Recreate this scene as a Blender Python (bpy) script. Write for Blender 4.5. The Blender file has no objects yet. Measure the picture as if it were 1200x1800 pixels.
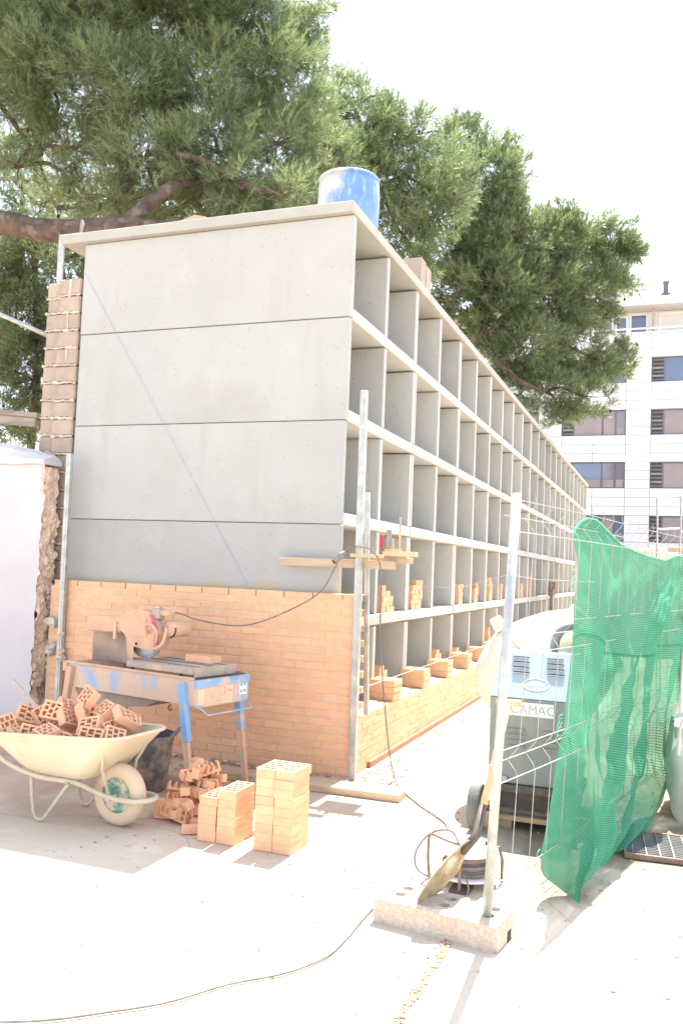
import bpy, math, random
import numpy as np
from mathutils import Matrix, Vector, Euler, noise as mnoise
SC = bpy.context.scene
COL = SC.collection
PI = math.pi
# ------------------------------------------------------------------ camera, sky, sun, exposure
cam_d = bpy.data.cameras.new('camera')
cam = bpy.data.objects.new('camera', cam_d); COL.objects.link(cam)
cam_d.sensor_fit = 'VERTICAL'; cam_d.sensor_height = 36.0; cam_d.sensor_width = 24.0
cam_d.lens = 30.36; cam_d.clip_start = 0.05; cam_d.clip_end = 1500
cam.matrix_world = Matrix(((0.935075, -0.014699, 0.354144, 0.0), (0.352155, -0.074979, -0.932934, 0.0),
                           (0.040266, 0.997077, -0.064935, 1.6), (0, 0, 0, 1)))
SC.camera = cam
SUN_EL = math.radians(61.0)
SUN_X = 0.03                                   # the sun stands ahead of the camera, a touch to the right of the block's long axis
sdir = Vector((SUN_X * math.cos(SUN_EL), math.cos(SUN_EL), math.sin(SUN_EL))).normalized()
world = bpy.data.worlds.new('World'); SC.world = world; world.use_nodes = True
wn = world.node_tree
bg = wn.nodes['Background']; sky = wn.nodes.new('ShaderNodeTexSky')
sky.sky_type = 'NISHITA'; sky.sun_disc = False; sky.sun_elevation = SUN_EL
sky.sun_rotation = math.atan2(sdir.x, sdir.y)
sky.air_density = 1.0; sky.dust_density = 0.8; sky.ozone_density = 1.0; sky.altitude = 20
sky_desat = wn.nodes.new('ShaderNodeHueSaturation'); sky_desat.inputs['Saturation'].default_value = 0.5      # sky colour desaturated so shade stays less blue, in place of white balance
wn.links.new(sky.outputs[0], sky_desat.inputs['Color']); wn.links.new(sky_desat.outputs[0], bg.inputs[0]); bg.inputs[1].default_value = 0.13
sun_d = bpy.data.lights.new('sun', 'SUN'); sun_d.energy = 4.0; sun_d.angle = math.radians(0.53); sun_d.color = (1.0, 0.96, 0.84)
sun = bpy.data.objects.new('sun', sun_d); COL.objects.link(sun)
sun.rotation_euler = (-sdir).to_track_quat('-Z', 'Y').to_euler()
SC.view_settings.view_transform = 'Standard'; SC.view_settings.look = 'None'
SC.view_settings.gamma = 1.0; SC.view_settings.exposure = 2.0
SC.cycles.max_bounces = 10; SC.cycles.diffuse_bounces = 6; SC.cycles.transparent_max_bounces = 16

# ------------------------------------------------------------------ materials
def mat(name, c1, c2=None, scale=6.0, rough=0.8, metal=0.0, bump=0.0, bscale=None, rand=0.0, spec=0.35,
        detail=5.0, world_co=False, stain=None, pits=None, ramp=(0.35, 0.65), stretch=None, trans=None):
    """procedural material: two tone noise, fine bump, optional stain (colour, scale, lo, hi), pits (scale, size), per-object variation"""
    m = bpy.data.materials.new(name); m.use_nodes = True
    nt = m.node_tree; N = nt.nodes; L = nt.links
    b = N['Principled BSDF']
    b.inputs['Roughness'].default_value = rough; b.inputs['Metallic'].default_value = metal
    b.inputs['Specular IOR Level'].default_value = spec
    tc = N.new('ShaderNodeTexCoord'); co = tc.outputs['Object']
    if world_co:
        g = N.new('ShaderNodeNewGeometry'); co = g.outputs['Position']
    oi = N.new('ShaderNodeObjectInfo')
    if rand:
        vm = N.new('ShaderNodeVectorMath'); vm.operation = 'SCALE'; vm.inputs[0].default_value = (31.0, 17.0, 23.0)
        L.new(oi.outputs['Random'], vm.inputs['Scale'])
        va = N.new('ShaderNodeVectorMath'); va.operation = 'ADD'; L.new(co, va.inputs[0]); L.new(vm.outputs[0], va.inputs[1]); co = va.outputs[0]
    if stretch:
        mp = N.new('ShaderNodeMapping'); mp.inputs['Scale'].default_value = stretch; L.new(co, mp.inputs[0]); co = mp.outputs[0]
    c2 = c2 or tuple(x * 0.8 for x in c1)
    nz = N.new('ShaderNodeTexNoise'); nz.inputs['Scale'].default_value = scale; nz.inputs['Detail'].default_value = detail
    L.new(co, nz.inputs['Vector'])
    rp = N.new('ShaderNodeValToRGB'); rp.color_ramp.elements[0].position = ramp[0]; rp.color_ramp.elements[1].position = ramp[1]
    rp.color_ramp.elements[0].color = (*c1, 1); rp.color_ramp.elements[1].color = (*c2, 1)
    L.new(nz.outputs[0], rp.inputs[0]); colr = rp.outputs[0]
    for st in (stain or []):
        sc_, lo, hi = st[1:4]
        n2 = N.new('ShaderNodeTexNoise'); n2.inputs['Scale'].default_value = sc_; n2.inputs['Detail'].default_value = 7
        n2.inputs['Roughness'].default_value = 0.62
        mp2 = N.new('ShaderNodeMapping'); mp2.inputs['Location'].default_value = (3.3 * sc_, 7.7, 1.9)
        if len(st) > 4: mp2.inputs['Scale'].default_value = st[4]
        L.new(co, mp2.inputs[0]); L.new(mp2.outputs[0], n2.inputs['Vector'])
        r2 = N.new('ShaderNodeMapRange'); r2.inputs[1].default_value = lo; r2.inputs[2].default_value = hi
        L.new(n2.outputs[0], r2.inputs[0])
        mx = N.new('ShaderNodeMix'); mx.data_type = 'RGBA'; mx.inputs[7].default_value = (*st[0], 1)
        L.new(r2.outputs[0], mx.inputs[0]); L.new(colr, mx.inputs[6]); colr = mx.outputs[2]
    if rand:
        hs = N.new('ShaderNodeHueSaturation')
        mr = N.new('ShaderNodeMapRange'); mr.inputs[3].default_value = 1 - rand; mr.inputs[4].default_value = 1 + rand
        L.new(oi.outputs['Random'], mr.inputs[0]); L.new(mr.outputs[0], hs.inputs['Value'])
        L.new(colr, hs.inputs['Color']); colr = hs.outputs[0]
    hgt = None
    if pits:
        vo = N.new('ShaderNodeTexVoronoi'); vo.inputs['Scale'].default_value = pits[0]; L.new(co, vo.inputs['Vector'])
        pr = N.new('ShaderNodeMapRange'); pr.inputs[1].default_value = pits[1] * 0.6; pr.inputs[2].default_value = pits[1]
        L.new(vo.outputs['Distance'], pr.inputs[0])
        sep = N.new('ShaderNodeSeparateColor'); L.new(vo.outputs['Color'], sep.inputs[0])
        th = N.new('ShaderNodeMath'); th.operation = 'GREATER_THAN'; th.inputs[1].default_value = 0.45; L.new(sep.outputs[0], th.inputs[0])
        mxp = N.new('ShaderNodeMath'); mxp.operation = 'MAXIMUM'; L.new(pr.outputs[0], mxp.inputs[0]); L.new(th.outputs[0], mxp.inputs[1])
        mx = N.new('ShaderNodeMix'); mx.data_type = 'RGBA'; mx.blend_type = 'MULTIPLY'; mx.inputs[0].default_value = 1
        cm = N.new('ShaderNodeMapRange'); cm.inputs[3].default_value = 0.45; cm.inputs[4].default_value = 1.0
        L.new(mxp.outputs[0], cm.inputs[0]); L.new(colr, mx.inputs[6]); L.new(cm.outputs[0], mx.inputs[7]); colr = mx.outputs[2]
        hgt = mxp.outputs[0]
    L.new(colr, b.inputs['Base Color'])
    if bump:
        nb = N.new('ShaderNodeTexNoise'); nb.inputs['Scale'].default_value = bscale or scale * 8; nb.inputs['Detail'].default_value = 6
        L.new(co, nb.inputs['Vector'])
        bp = N.new('ShaderNodeBump'); bp.inputs['Strength'].default_value = bump; bp.inputs['Distance'].default_value = 0.01
        L.new(nb.outputs[0], bp.inputs['Height'])
        if hgt is not None:
            b2 = N.new('ShaderNodeBump'); b2.inputs['Strength'].default_value = 0.6; b2.inputs['Distance'].default_value = 0.006
            L.new(hgt, b2.inputs['Height']); L.new(bp.outputs[0], b2.inputs['Normal']); bp = b2
        L.new(bp.outputs[0], b.inputs['Normal'])
    return m

MT = {}
MT['concrete'] = mat('precast_concrete', (0.412, 0.416, 0.416), (0.378, 0.381, 0.38), 1.1, 0.85, bump=0.25, bscale=45, rand=0.07, pits=(23, 0.11),
                     stain=[((0.355, 0.355, 0.345), 0.9, 0.53, 0.76), ((0.44, 0.442, 0.44), 2.5, 0.58, 0.8), ((0.362, 0.357, 0.342), 2.0, 0.55, 0.82, (2.5, 2.5, 0.3))])
MT['concrete_niche_lit'] = mat('niche_lit_precast_concrete', (0.51, 0.50, 0.48), (0.46, 0.45, 0.43), 1.3, 0.85, bump=0.25, bscale=45, rand=0.08, pits=(17, 0.12),  # same precast, lightened to stand in for bounce light inside the niches
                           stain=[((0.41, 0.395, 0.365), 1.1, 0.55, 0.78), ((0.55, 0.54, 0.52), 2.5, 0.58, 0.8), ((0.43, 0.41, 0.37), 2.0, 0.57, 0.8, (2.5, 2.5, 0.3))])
MT['slab'] = mat('cast_slab_concrete', (0.40, 0.395, 0.37), (0.35, 0.345, 0.32), 2.2, 0.88, bump=0.35, bscale=40,
                 stain=[((0.33, 0.30, 0.26), 3, 0.56, 0.75)])
MT['brick'] = mat('facing_brick', (0.79, 0.465, 0.29), (0.73, 0.415, 0.25), 14, 0.85, bump=0.25, bscale=160, rand=0.055,
                  stain=[((0.77, 0.48, 0.32), 9, 0.55, 0.75)])
MT['mortar'] = mat('pale_mortar', (0.72, 0.55, 0.39), (0.60, 0.46, 0.33), 6, 0.95, bump=0.6, bscale=90)
MT['mortar_lump'] = mat('mortar_lumps', (0.60, 0.53, 0.44), (0.46, 0.40, 0.33), 20, 0.95, bump=0.8, bscale=60)
MT['block'] = mat('tan_clay_block', (0.42, 0.335, 0.285), (0.35, 0.275, 0.23), 7, 0.9, bump=0.3, bscale=90, rand=0.06,
                  stain=[((0.52, 0.41, 0.33), 5, 0.6, 0.75)])
MT['plaster'] = mat('white_plaster', (0.57, 0.54, 0.57), (0.52, 0.49, 0.51), 1.8, 0.9, bump=0.35, bscale=12,
                    stain=[((0.50, 0.30, 0.20), 0.9, 0.66, 0.74), ((0.58, 0.52, 0.49), 3.5, 0.62, 0.8)])
MT['rubble'] = mat('rubble_core', (0.72, 0.56, 0.44), (0.64, 0.47, 0.35), 9, 0.95, bump=1.0, bscale=40,
                   stain=[((0.50, 0.42, 0.34), 7, 0.55, 0.68)])
MT['stone'] = mat('rubble_stone', (0.72, 0.58, 0.47), (0.66, 0.50, 0.38), 11, 0.92, bump=0.8, bscale=50, rand=0.15)
MT['galv'] = mat('galvanised_steel', (0.50, 0.51, 0.50), (0.38, 0.39, 0.38), 18, 0.5, 0.55, bump=0.15, bscale=60, spec=0.5,
                 stain=[((0.62, 0.60, 0.55), 7, 0.55, 0.72)])
MT['wire'] = mat('galvanised_wire', (0.42, 0.41, 0.40), (0.32, 0.31, 0.30), 30, 0.6, 0.4)
MT['timber'] = mat('pine_timber', (0.54, 0.42, 0.30), (0.43, 0.32, 0.22), 9, 0.85, bump=0.4, bscale=60, stretch=(0.25, 3, 3), rand=0.08,
                   stain=[((0.56, 0.45, 0.34), 3, 0.55, 0.75)])
MT['timber_pale'] = mat('fresh_pine', (0.66, 0.48, 0.30), (0.56, 0.40, 0.24), 9, 0.8, bump=0.3, bscale=60, stretch=(0.3, 3, 3), rand=0.06)
MT['scaf'] = mat('weathered_board', (0.42, 0.37, 0.31), (0.27, 0.23, 0.19), 5, 0.9, bump=0.4, bscale=50, stretch=(0.4, 3, 3))
MT['bark'] = mat('pine_bark', (0.135, 0.095, 0.075), (0.07, 0.05, 0.042), 7, 0.95, bump=1.0, bscale=22, stretch=(1, 1, 1),
                 stain=[((0.20, 0.165, 0.145), 5, 0.52, 0.66)])
MT['darkcone'] = mat('dark_pine_cone', (0.07, 0.05, 0.038), (0.04, 0.03, 0.025), 30, 0.9)
MT['blue'] = mat('dusty_blue_paint', (0.24, 0.38, 0.58), (0.30, 0.43, 0.60), 4, 0.6, bump=0.15, bscale=60, spec=0.4,
                 stain=[((0.64, 0.44, 0.32), 4.5, 0.34, 0.50), ((0.48, 0.40, 0.36), 13, 0.56, 0.7)])
MT['bluebright'] = mat('blue_paint', (0.17, 0.34, 0.62), (0.24, 0.42, 0.66), 5, 0.5, bump=0.1, bscale=60,
                       stain=[((0.60, 0.44, 0.35), 7, 0.46, 0.6)])
MT['dust'] = mat('brick_dust', (0.63, 0.405, 0.285), (0.57, 0.355, 0.245), 9, 0.95, bump=0.2, bscale=70,
                 stain=[((0.40, 0.30, 0.27), 6, 0.62, 0.76)])
MT['dustdark'] = mat('dust_caked_rubber', (0.40, 0.30, 0.24), (0.27, 0.21, 0.18), 6, 0.9, bump=0.3, bscale=40,
                     stain=[((0.10, 0.09, 0.09), 5, 0.6, 0.7)])
MT['dusttable'] = mat('dusty_steel_table', (0.47, 0.37, 0.30), (0.36, 0.31, 0.27), 6, 0.7, 0.1, bump=0.2, bscale=40,
                      stain=[((0.26, 0.28, 0.24), 8, 0.56, 0.68), ((0.60, 0.40, 0.29), 5, 0.55, 0.7)])
MT['blade'] = mat('saw_blade_steel', (0.42, 0.40, 0.37), (0.32, 0.31, 0.30), 9, 0.4, 0.5)
MT['bladerim'] = mat('saw_blade_segment', (0.30, 0.34, 0.42), (0.22, 0.25, 0.31), 14, 0.5, 0.3)
MT['dark'] = mat('dark_parts_and_recess_shade', (0.05, 0.045, 0.04), (0.03, 0.03, 0.03), 9, 0.8)  # near-black for small dark parts and for shade painted into recesses
MT['black'] = mat('black_rubber', (0.045, 0.043, 0.042), (0.07, 0.065, 0.06), 12, 0.75)
MT['tyre'] = mat('dusty_tyre_rubber', (0.22, 0.21, 0.20), (0.14, 0.135, 0.13), 9, 0.9, bump=0.3, bscale=50)
MT['bucket'] = mat('mortar_caked_bucket', (0.10, 0.10, 0.12), (0.16, 0.14, 0.13), 7, 0.8, bump=0.3, bscale=30,
                   stain=[((0.36, 0.28, 0.22), 5, 0.47, 0.6)])
MT['cream'] = mat('cement_caked_cream_steel', (0.64, 0.55, 0.41), (0.60, 0.51, 0.38), 3, 0.75, bump=0.2, bscale=40,
                  stain=[((0.56, 0.44, 0.29), 6, 0.6, 0.76), ((0.74, 0.68, 0.56), 3, 0.6, 0.75)])
MT['tube'] = mat('cement_caked_tube', (0.58, 0.49, 0.37), (0.47, 0.41, 0.33), 12, 0.8, bump=0.4, bscale=60,
                 stain=[((0.25, 0.30, 0.27), 14, 0.6, 0.7)])
MT['rubbercream'] = mat('dust_coated_tyre', (0.64, 0.50, 0.36), (0.58, 0.45, 0.32), 6, 0.9, bump=0.3, bscale=50)
MT['green'] = mat('chipped_green_hub', (0.09, 0.25, 0.21), (0.14, 0.30, 0.26), 9, 0.6, bump=0.2,
                  stain=[((0.62, 0.52, 0.38), 11, 0.48, 0.58)])
MT['barrel'] = mat('blue_plastic_barrel', (0.12, 0.24, 0.52), (0.16, 0.30, 0.56), 5, 0.5, bump=0.1, spec=0.4,
                   stain=[((0.50, 0.49, 0.45), 2.0, 0.51, 0.60, (1.3, 1.3, 0.8)), ((0.42, 0.46, 0.53), 16, 0.54, 0.70, (1.0, 1.0, 0.35))])
MT['grey'] = mat('grey_machine_paint', (0.25, 0.265, 0.255), (0.21, 0.225, 0.22), 3, 0.6, bump=0.05, spec=0.4,
                 stain=[((0.42, 0.40, 0.36), 4, 0.48, 0.8, (1, 1, 0.4))])
MT['greytop'] = mat('sky_tinted_machine_hood', (0.42, 0.47, 0.53), (0.38, 0.43, 0.49), 3, 0.35, bump=0.03, spec=0.5)  # reflected sunlit sky put into the hood's pale blue-grey colour
MT['drum'] = mat('cream_mixer_drum', (0.74, 0.68, 0.54), (0.68, 0.60, 0.44), 3, 0.7, bump=0.2, bscale=30,
                 stain=[((0.60, 0.57, 0.5), 5, 0.6, 0.75)])
MT['white'] = mat('white_paint', (0.80, 0.80, 0.80), (0.74, 0.74, 0.74), 5, 0.5)
MT['panel'] = mat('white_cladding', (0.64, 0.645, 0.70), (0.61, 0.615, 0.67), 0.6, 0.55, rand=0.025)
MT['panelback'] = mat('cladding_joint', (0.46, 0.46, 0.50), (0.43, 0.43, 0.47), 2, 0.8)
MT['glass'] = mat('window_glass', (0.13, 0.13, 0.17), (0.20, 0.17, 0.20), 0.35, 0.06, spec=0.8)
MT['glassblue'] = mat('window_glass_blue', (0.08, 0.12, 0.22), (0.11, 0.15, 0.24), 0.4, 0.05, spec=0.8)
MT['blind'] = mat('mauve_blind', (0.30, 0.26, 0.275), (0.25, 0.215, 0.235), 0.8, 0.8)
MT['frame'] = mat('dark_window_frame', (0.10, 0.115, 0.13), (0.13, 0.14, 0.15), 3, 0.5)
MT['interior'] = mat('room_shade', (0.055, 0.055, 0.065), (0.07, 0.065, 0.07), 1, 0.9)
MT['creamwall'] = mat('cream_render', (0.70, 0.68, 0.64), (0.66, 0.64, 0.60), 0.7, 0.9)
MT['rust'] = mat('rusty_steel', (0.22, 0.15, 0.11), (0.30, 0.22, 0.17), 14, 0.85, 0.2, bump=0.5)
MT['red'] = mat('red_clamp_paint', (0.55, 0.05, 0.06), (0.45, 0.05, 0.06), 8, 0.5)
MT['cable'] = mat('grey_cable', (0.16, 0.14, 0.13), (0.24, 0.20, 0.18), 20, 0.7)
MT['plug'] = mat('grey_plug', (0.30, 0.30, 0.31), (0.22, 0.22, 0.22), 15, 0.6)
MT['bluestring'] = mat('blue_line', (0.25, 0.27, 0.72), (0.28, 0.3, 0.75), 5, 0.8)
MT['whitestring'] = mat('white_line', (0.8, 0.8, 0.8), (0.75, 0.75, 0.75), 5, 0.8)
MT['bag'] = mat('white_woven_bag', (0.74, 0.72, 0.68), (0.66, 0.63, 0.58), 5, 0.9, bump=0.5, bscale=8)
MT['blockbase'] = mat('pebbly_concrete_foot', (0.62, 0.53, 0.44), (0.50, 0.42, 0.34), 60, 0.95, bump=0.8, bscale=160,
                      stain=[((0.62, 0.57, 0.52), 30, 0.55, 0.65)])
MT['shovel'] = mat('cement_crusted_blade', (0.42, 0.33, 0.21), (0.27, 0.20, 0.13), 18, 0.8, bump=0.6, bscale=50,
                   stain=[((0.55, 0.48, 0.36), 10, 0.55, 0.68)])
MT['darksteel'] = mat('dark_steel', (0.10, 0.085, 0.075), (0.15, 0.12, 0.10), 14, 0.6, 0.3)
MT['handle'] = mat('ash_handle', (0.60, 0.44, 0.28), (0.52, 0.37, 0.23), 8, 0.7, stretch=(4, 4, 0.4))
MT['grate'] = mat('grate_steel', (0.38, 0.38, 0.38), (0.28, 0.28, 0.28), 14, 0.5, 0.6)
MT['pink'] = mat('faded_pink_print', (0.66, 0.16, 0.22), None, 5, 0.7)
MT['sticker'] = mat('peeling_sticker', (0.72, 0.58, 0.46), (0.66, 0.5, 0.38), 12, 0.6)
MT['text'] = mat('grey_lettering', (0.40, 0.40, 0.42), None, 5, 0.6)
MT['redbrown'] = mat('brick_red_footing', (0.46, 0.22, 0.14), (0.38, 0.18, 0.12), 9, 0.95, bump=0.5, bscale=50)
MT['pebble'] = mat('pale_crumbs', (0.52, 0.44, 0.36), (0.40, 0.3, 0.23), 9, 0.95, rand=0.1)

def ground_material():
    m = mat('dusty_concrete_ground', (0.595, 0.505, 0.405), (0.54, 0.45, 0.355), 0.7, 0.92, bump=0.3, bscale=35, world_co=True,
            stain=[((0.45, 0.34, 0.255), 1.5, 0.52, 0.74), ((0.38, 0.29, 0.22), 11, 0.62, 0.74), ((0.64, 0.54, 0.44), 5, 0.55, 0.7)])
    nt = m.node_tree; N = nt.nodes; L = nt.links; b = N['Principled BSDF']
    base = b.inputs['Base Color'].links[0].from_socket
    g = N.new('ShaderNodeNewGeometry'); s = N.new('ShaderNodeSeparateXYZ'); L.new(g.outputs['Position'], s.inputs[0])
    nz = N.new('ShaderNodeTexNoise'); nz.inputs['Scale'].default_value = 2.3; nz.inputs['Detail'].default_value = 8; L.new(g.outputs['Position'], nz.inputs['Vector'])
    def mr(sock, a, b_, c=0.0, d=1.0):
        n = N.new('ShaderNodeMapRange'); n.inputs[1].default_value = a; n.inputs[2].default_value = b_; n.inputs[3].default_value = c; n.inputs[4].default_value = d
        L.new(sock, n.inputs[0]); return n.outputs[0]
    def mul(a, b_):
        n = N.new('ShaderNodeMath'); n.operation = 'MULTIPLY'; L.new(a, n.inputs[0]); L.new(b_, n.inputs[1]); return n.outputs[0]
    # red saw dust lying round the saw and along the end wall
    k = mul(mul(mr(s.outputs[1], 4.3, 5.6), mr(s.outputs[0], -1.9, -2.9)), mr(nz.outputs[0], 0.36, 0.56))
    mx = N.new('ShaderNodeMix'); mx.data_type = 'RGBA'; mx.inputs[7].default_value = (0.44, 0.245, 0.165, 1)
    L.new(k, mx.inputs[0]); L.new(base, mx.inputs[6])
    # damp grey cement patch beside the mixer
    k2 = mul(mul(mr(s.outputs[0], -1.05, -0.75), mr(s.outputs[1], 4.2, 4.7)), mul(mr(s.outputs[1], 7.5, 6.5), mr(nz.outputs[0], 0.40, 0.52)))
    m2 = N.new('ShaderNodeMix'); m2.data_type = 'RGBA'; m2.inputs[7].default_value = (0.27, 0.225, 0.165, 1)
    L.new(k2, m2.inputs[0]); L.new(mx.outputs[2], m2.inputs[6])
    # hairline cracks
    vo = N.new('ShaderNodeTexVoronoi'); vo.feature = 'DISTANCE_TO_EDGE'; vo.inputs['Scale'].default_value = 0.75
    ad = N.new('ShaderNodeVectorMath'); ad.operation = 'ADD'; sc2 = N.new('ShaderNodeVectorMath'); sc2.operation = 'SCALE'; sc2.inputs['Scale'].default_value = 0.22
    L.new(nz.outputs[1], sc2.inputs[0]); L.new(g.outputs['Position'], ad.inputs[0]); L.new(sc2.outputs[0], ad.inputs[1]); L.new(ad.outputs[0], vo.inputs['Vector'])
    ck = mr(vo.outputs['Distance'], 0.0, 0.006, 1.0, 0.0)
    m3 = N.new('ShaderNodeMix'); m3.data_type = 'RGBA'; m3.inputs[7].default_value = (0.26, 0.21, 0.16, 1)
    kk = N.new('ShaderNodeMath'); kk.operation = 'MULTIPLY'; kk.inputs[1].default_value = 0.5; L.new(ck, kk.inputs[0])
    L.new(kk.outputs[0], m3.inputs[0]); L.new(m2.outputs[2], m3.inputs[6]); L.new(m3.outputs[2], b.inputs['Base Color'])
    return m

def stained_panel():
    m = MT['concrete'].copy(); m.name = 'precast_concrete_splashed'; nt = m.node_tree; N = nt.nodes; L = nt.links; b = N['Principled BSDF']
    base = b.inputs['Base Color'].links[0].from_socket; g = N.new('ShaderNodeNewGeometry'); s = N.new('ShaderNodeSeparateXYZ'); L.new(g.outputs['Position'], s.inputs[0])
    nz = N.new('ShaderNodeTexNoise'); nz.inputs['Scale'].default_value = 3.2; nz.inputs['Detail'].default_value = 9; nz.inputs['Roughness'].default_value = 0.7; L.new(g.outputs['Position'], nz.inputs['Vector'])
    a = N.new('ShaderNodeMapRange'); a.inputs[1].default_value = 1.62; a.inputs[2].default_value = 1.40; a.inputs[3].default_value = -0.28; a.inputs[4].default_value = 0.14; L.new(s.outputs[2], a.inputs[0])
    ad = N.new('ShaderNodeMath'); L.new(a.outputs[0], ad.inputs[0]); L.new(nz.outputs[0], ad.inputs[1])
    r = N.new('ShaderNodeMapRange'); r.inputs[1].default_value = 0.58; r.inputs[2].default_value = 0.68; L.new(ad.outputs[0], r.inputs[0])
    mx = N.new('ShaderNodeMix'); mx.data_type = 'RGBA'; mx.inputs[7].default_value = (0.42, 0.37, 0.27, 1); L.new(r.outputs[0], mx.inputs[0]); L.new(base, mx.inputs[6]); L.new(mx.outputs[2], b.inputs['Base Color'])
    return m

def needle_material():
    m = bpy.data.materials.new('pine_needles'); m.use_nodes = True
    nt = m.node_tree; N = nt.nodes; L = nt.links; out = N['Material Output']; N.remove(N['Principled BSDF'])
    g = N.new('ShaderNodeNewGeometry'); nz = N.new('ShaderNodeTexNoise'); nz.inputs['Scale'].default_value = 1.3; nz.inputs['Detail'].default_value = 3
    L.new(g.outputs['Position'], nz.inputs['Vector'])
    mx0 = N.new('ShaderNodeMix'); mx0.inputs[0].default_value = 0.5; L.new(g.outputs['Random Per Island'], mx0.inputs[2]); L.new(nz.outputs[0], mx0.inputs[3])
    rp = N.new('ShaderNodeValToRGB'); e = rp.color_ramp.elements
    e[0].position = 0.3; e[0].color = (0.070, 0.120, 0.062, 1); e[1].position = 0.7; e[1].color = (0.33, 0.37, 0.16, 1)
    mid = e.new(0.5); mid.color = (0.18, 0.24, 0.105, 1)
    L.new(mx0.outputs[0], rp.inputs[0])
    d = N.new('ShaderNodeBsdfDiffuse'); t = N.new('ShaderNodeBsdfTranslucent'); gl = N.new('ShaderNodeBsdfGlossy'); gl.inputs['Roughness'].default_value = 0.38
    gl.inputs['Color'].default_value = (0.9, 0.95, 0.85, 1)
    L.new(rp.outputs[0], d.inputs[0]); L.new(rp.outputs[0], t.inputs[0])
    a = N.new('ShaderNodeMixShader'); a.inputs[0].default_value = 0.6; L.new(d.outputs[0], a.inputs[1]); L.new(t.outputs[0], a.inputs[2])
    c = N.new('ShaderNodeMixShader'); c.inputs[0].default_value = 0.07; L.new(a.outputs[0], c.inputs[1]); L.new(gl.outputs[0], c.inputs[2])
    L.new(c.outputs[0], out.inputs[0]); return m

def net_material():
    m = bpy.data.materials.new('green_shade_net'); m.use_nodes = True
    nt = m.node_tree; N = nt.nodes; L = nt.links; out = N['Material Output']; N.remove(N['Principled BSDF'])
    uv = N.new('ShaderNodeUVMap'); s = N.new('ShaderNodeSeparateXYZ'); L.new(uv.outputs[0], s.inputs[0])
    def sine(sock, k):
        a = N.new('ShaderNodeMath'); a.operation = 'MULTIPLY'; a.inputs[1].default_value = k; L.new(sock, a.inputs[0])
        b = N.new('ShaderNodeMath'); b.operation = 'SINE'; L.new(a.outputs[0], b.inputs[0]); return b.outputs[0]
    def mr(sock, a, b_, c, d):
        n = N.new('ShaderNodeMapRange'); n.inputs[1].default_value = a; n.inputs[2].default_value = b_; n.inputs[3].default_value = c; n.inputs[4].default_value = d
        L.new(sock, n.inputs[0]); return n.outputs[0]
    row = mr(sine(s.outputs[1], 2 * PI / 0.0170), -0.35, 0.35, 0.85, 1.0)     # woven rows, one every 16 mm
    nz = N.new('ShaderNodeTexNoise'); nz.inputs['Scale'].default_value = 2.2; nz.inputs['Detail'].default_value = 6; L.new(uv.outputs[0], nz.inputs['Vector'])
    wear = mr(nz.outputs[0], 0.64, 0.78, 1.0, 0.72)                              # threadbare patches
    al = N.new('ShaderNodeMath'); al.operation = 'MULTIPLY'; L.new(row, al.inputs[0]); L.new(wear, al.inputs[1])
    rp = N.new('ShaderNodeValToRGB'); rp.color_ramp.elements[0].color = (0.075, 0.33, 0.20, 1); rp.color_ramp.elements[1].color = (0.15, 0.45, 0.30, 1)
    L.new(nz.outputs[0], rp.inputs[0])
    d = N.new('ShaderNodeBsdfDiffuse'); t = N.new('ShaderNodeBsdfTranslucent'); L.new(rp.outputs[0], d.inputs[0]); L.new(rp.outputs[0], t.inputs[0])
    dk = N.new('ShaderNodeMix'); dk.data_type = 'RGBA'; dk.blend_type = 'MULTIPLY'; dk.inputs[0].default_value = 1; L.new(rp.outputs[0], dk.inputs[6])
    L.new(mr(sine(s.outputs[1], 2 * PI / 0.0170), -0.5, 0.5, 0.62, 1.08), dk.inputs[7])       # two tape colours in the weave
    band = N.new('ShaderNodeMath'); band.operation = 'COMPARE'; band.inputs[1].default_value = 0.96; band.inputs[2].default_value = 0.014; L.new(s.outputs[1], band.inputs[0])
    mb = N.new('ShaderNodeMix'); mb.data_type = 'RGBA'; mb.inputs[7].default_value = (0.05, 0.27, 0.155, 1); L.new(band.outputs[0], mb.inputs[0]); L.new(dk.outputs[2], mb.inputs[6])   # doubled selvedge band
    L.new(mb.outputs[2], d.inputs[0]); L.new(mb.outputs[2], t.inputs[0])
    a = N.new('ShaderNodeMixShader'); a.inputs[0].default_value = 0.38; L.new(d.outputs[0], a.inputs[1]); L.new(t.outputs[0], a.inputs[2])
    tr = N.new('ShaderNodeBsdfTransparent'); c = N.new('ShaderNodeMixShader'); L.new(al.outputs[0], c.inputs[0]); L.new(tr.outputs[0], c.inputs[1]); L.new(a.outputs[0], c.inputs[2])
    L.new(c.outputs[0], out.inputs[0]); return m
MT['ground'] = ground_material(); MT['needles'] = needle_material(); MT['net'] = net_material(); MT['concrete_splashed'] = stained_panel()

# ------------------------------------------------------------------ mesh helpers
I4 = Matrix.Identity(4)
def T(x, y, z): return Matrix.Translation((x, y, z))
def RZ(a): return Matrix.Rotation(a, 4, 'Z')
def RX(a): return Matrix.Rotation(a, 4, 'X')
def RY(a): return Matrix.Rotation(a, 4, 'Y')
def frame_to(d, up=(0, 0, 1)):
    """rotation whose local Z points along d"""
    z = Vector(d).normalized(); u = Vector(up)
    if abs(z.dot(u)) > 0.98: u = Vector((1, 0, 0))
    x = u.cross(z).normalized(); y = z.cross(x)
    return Matrix(((x.x, y.x, z.x, 0), (x.y, y.y, z.y, 0), (x.z, y.z, z.z, 0), (0, 0, 0, 1)))

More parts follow.
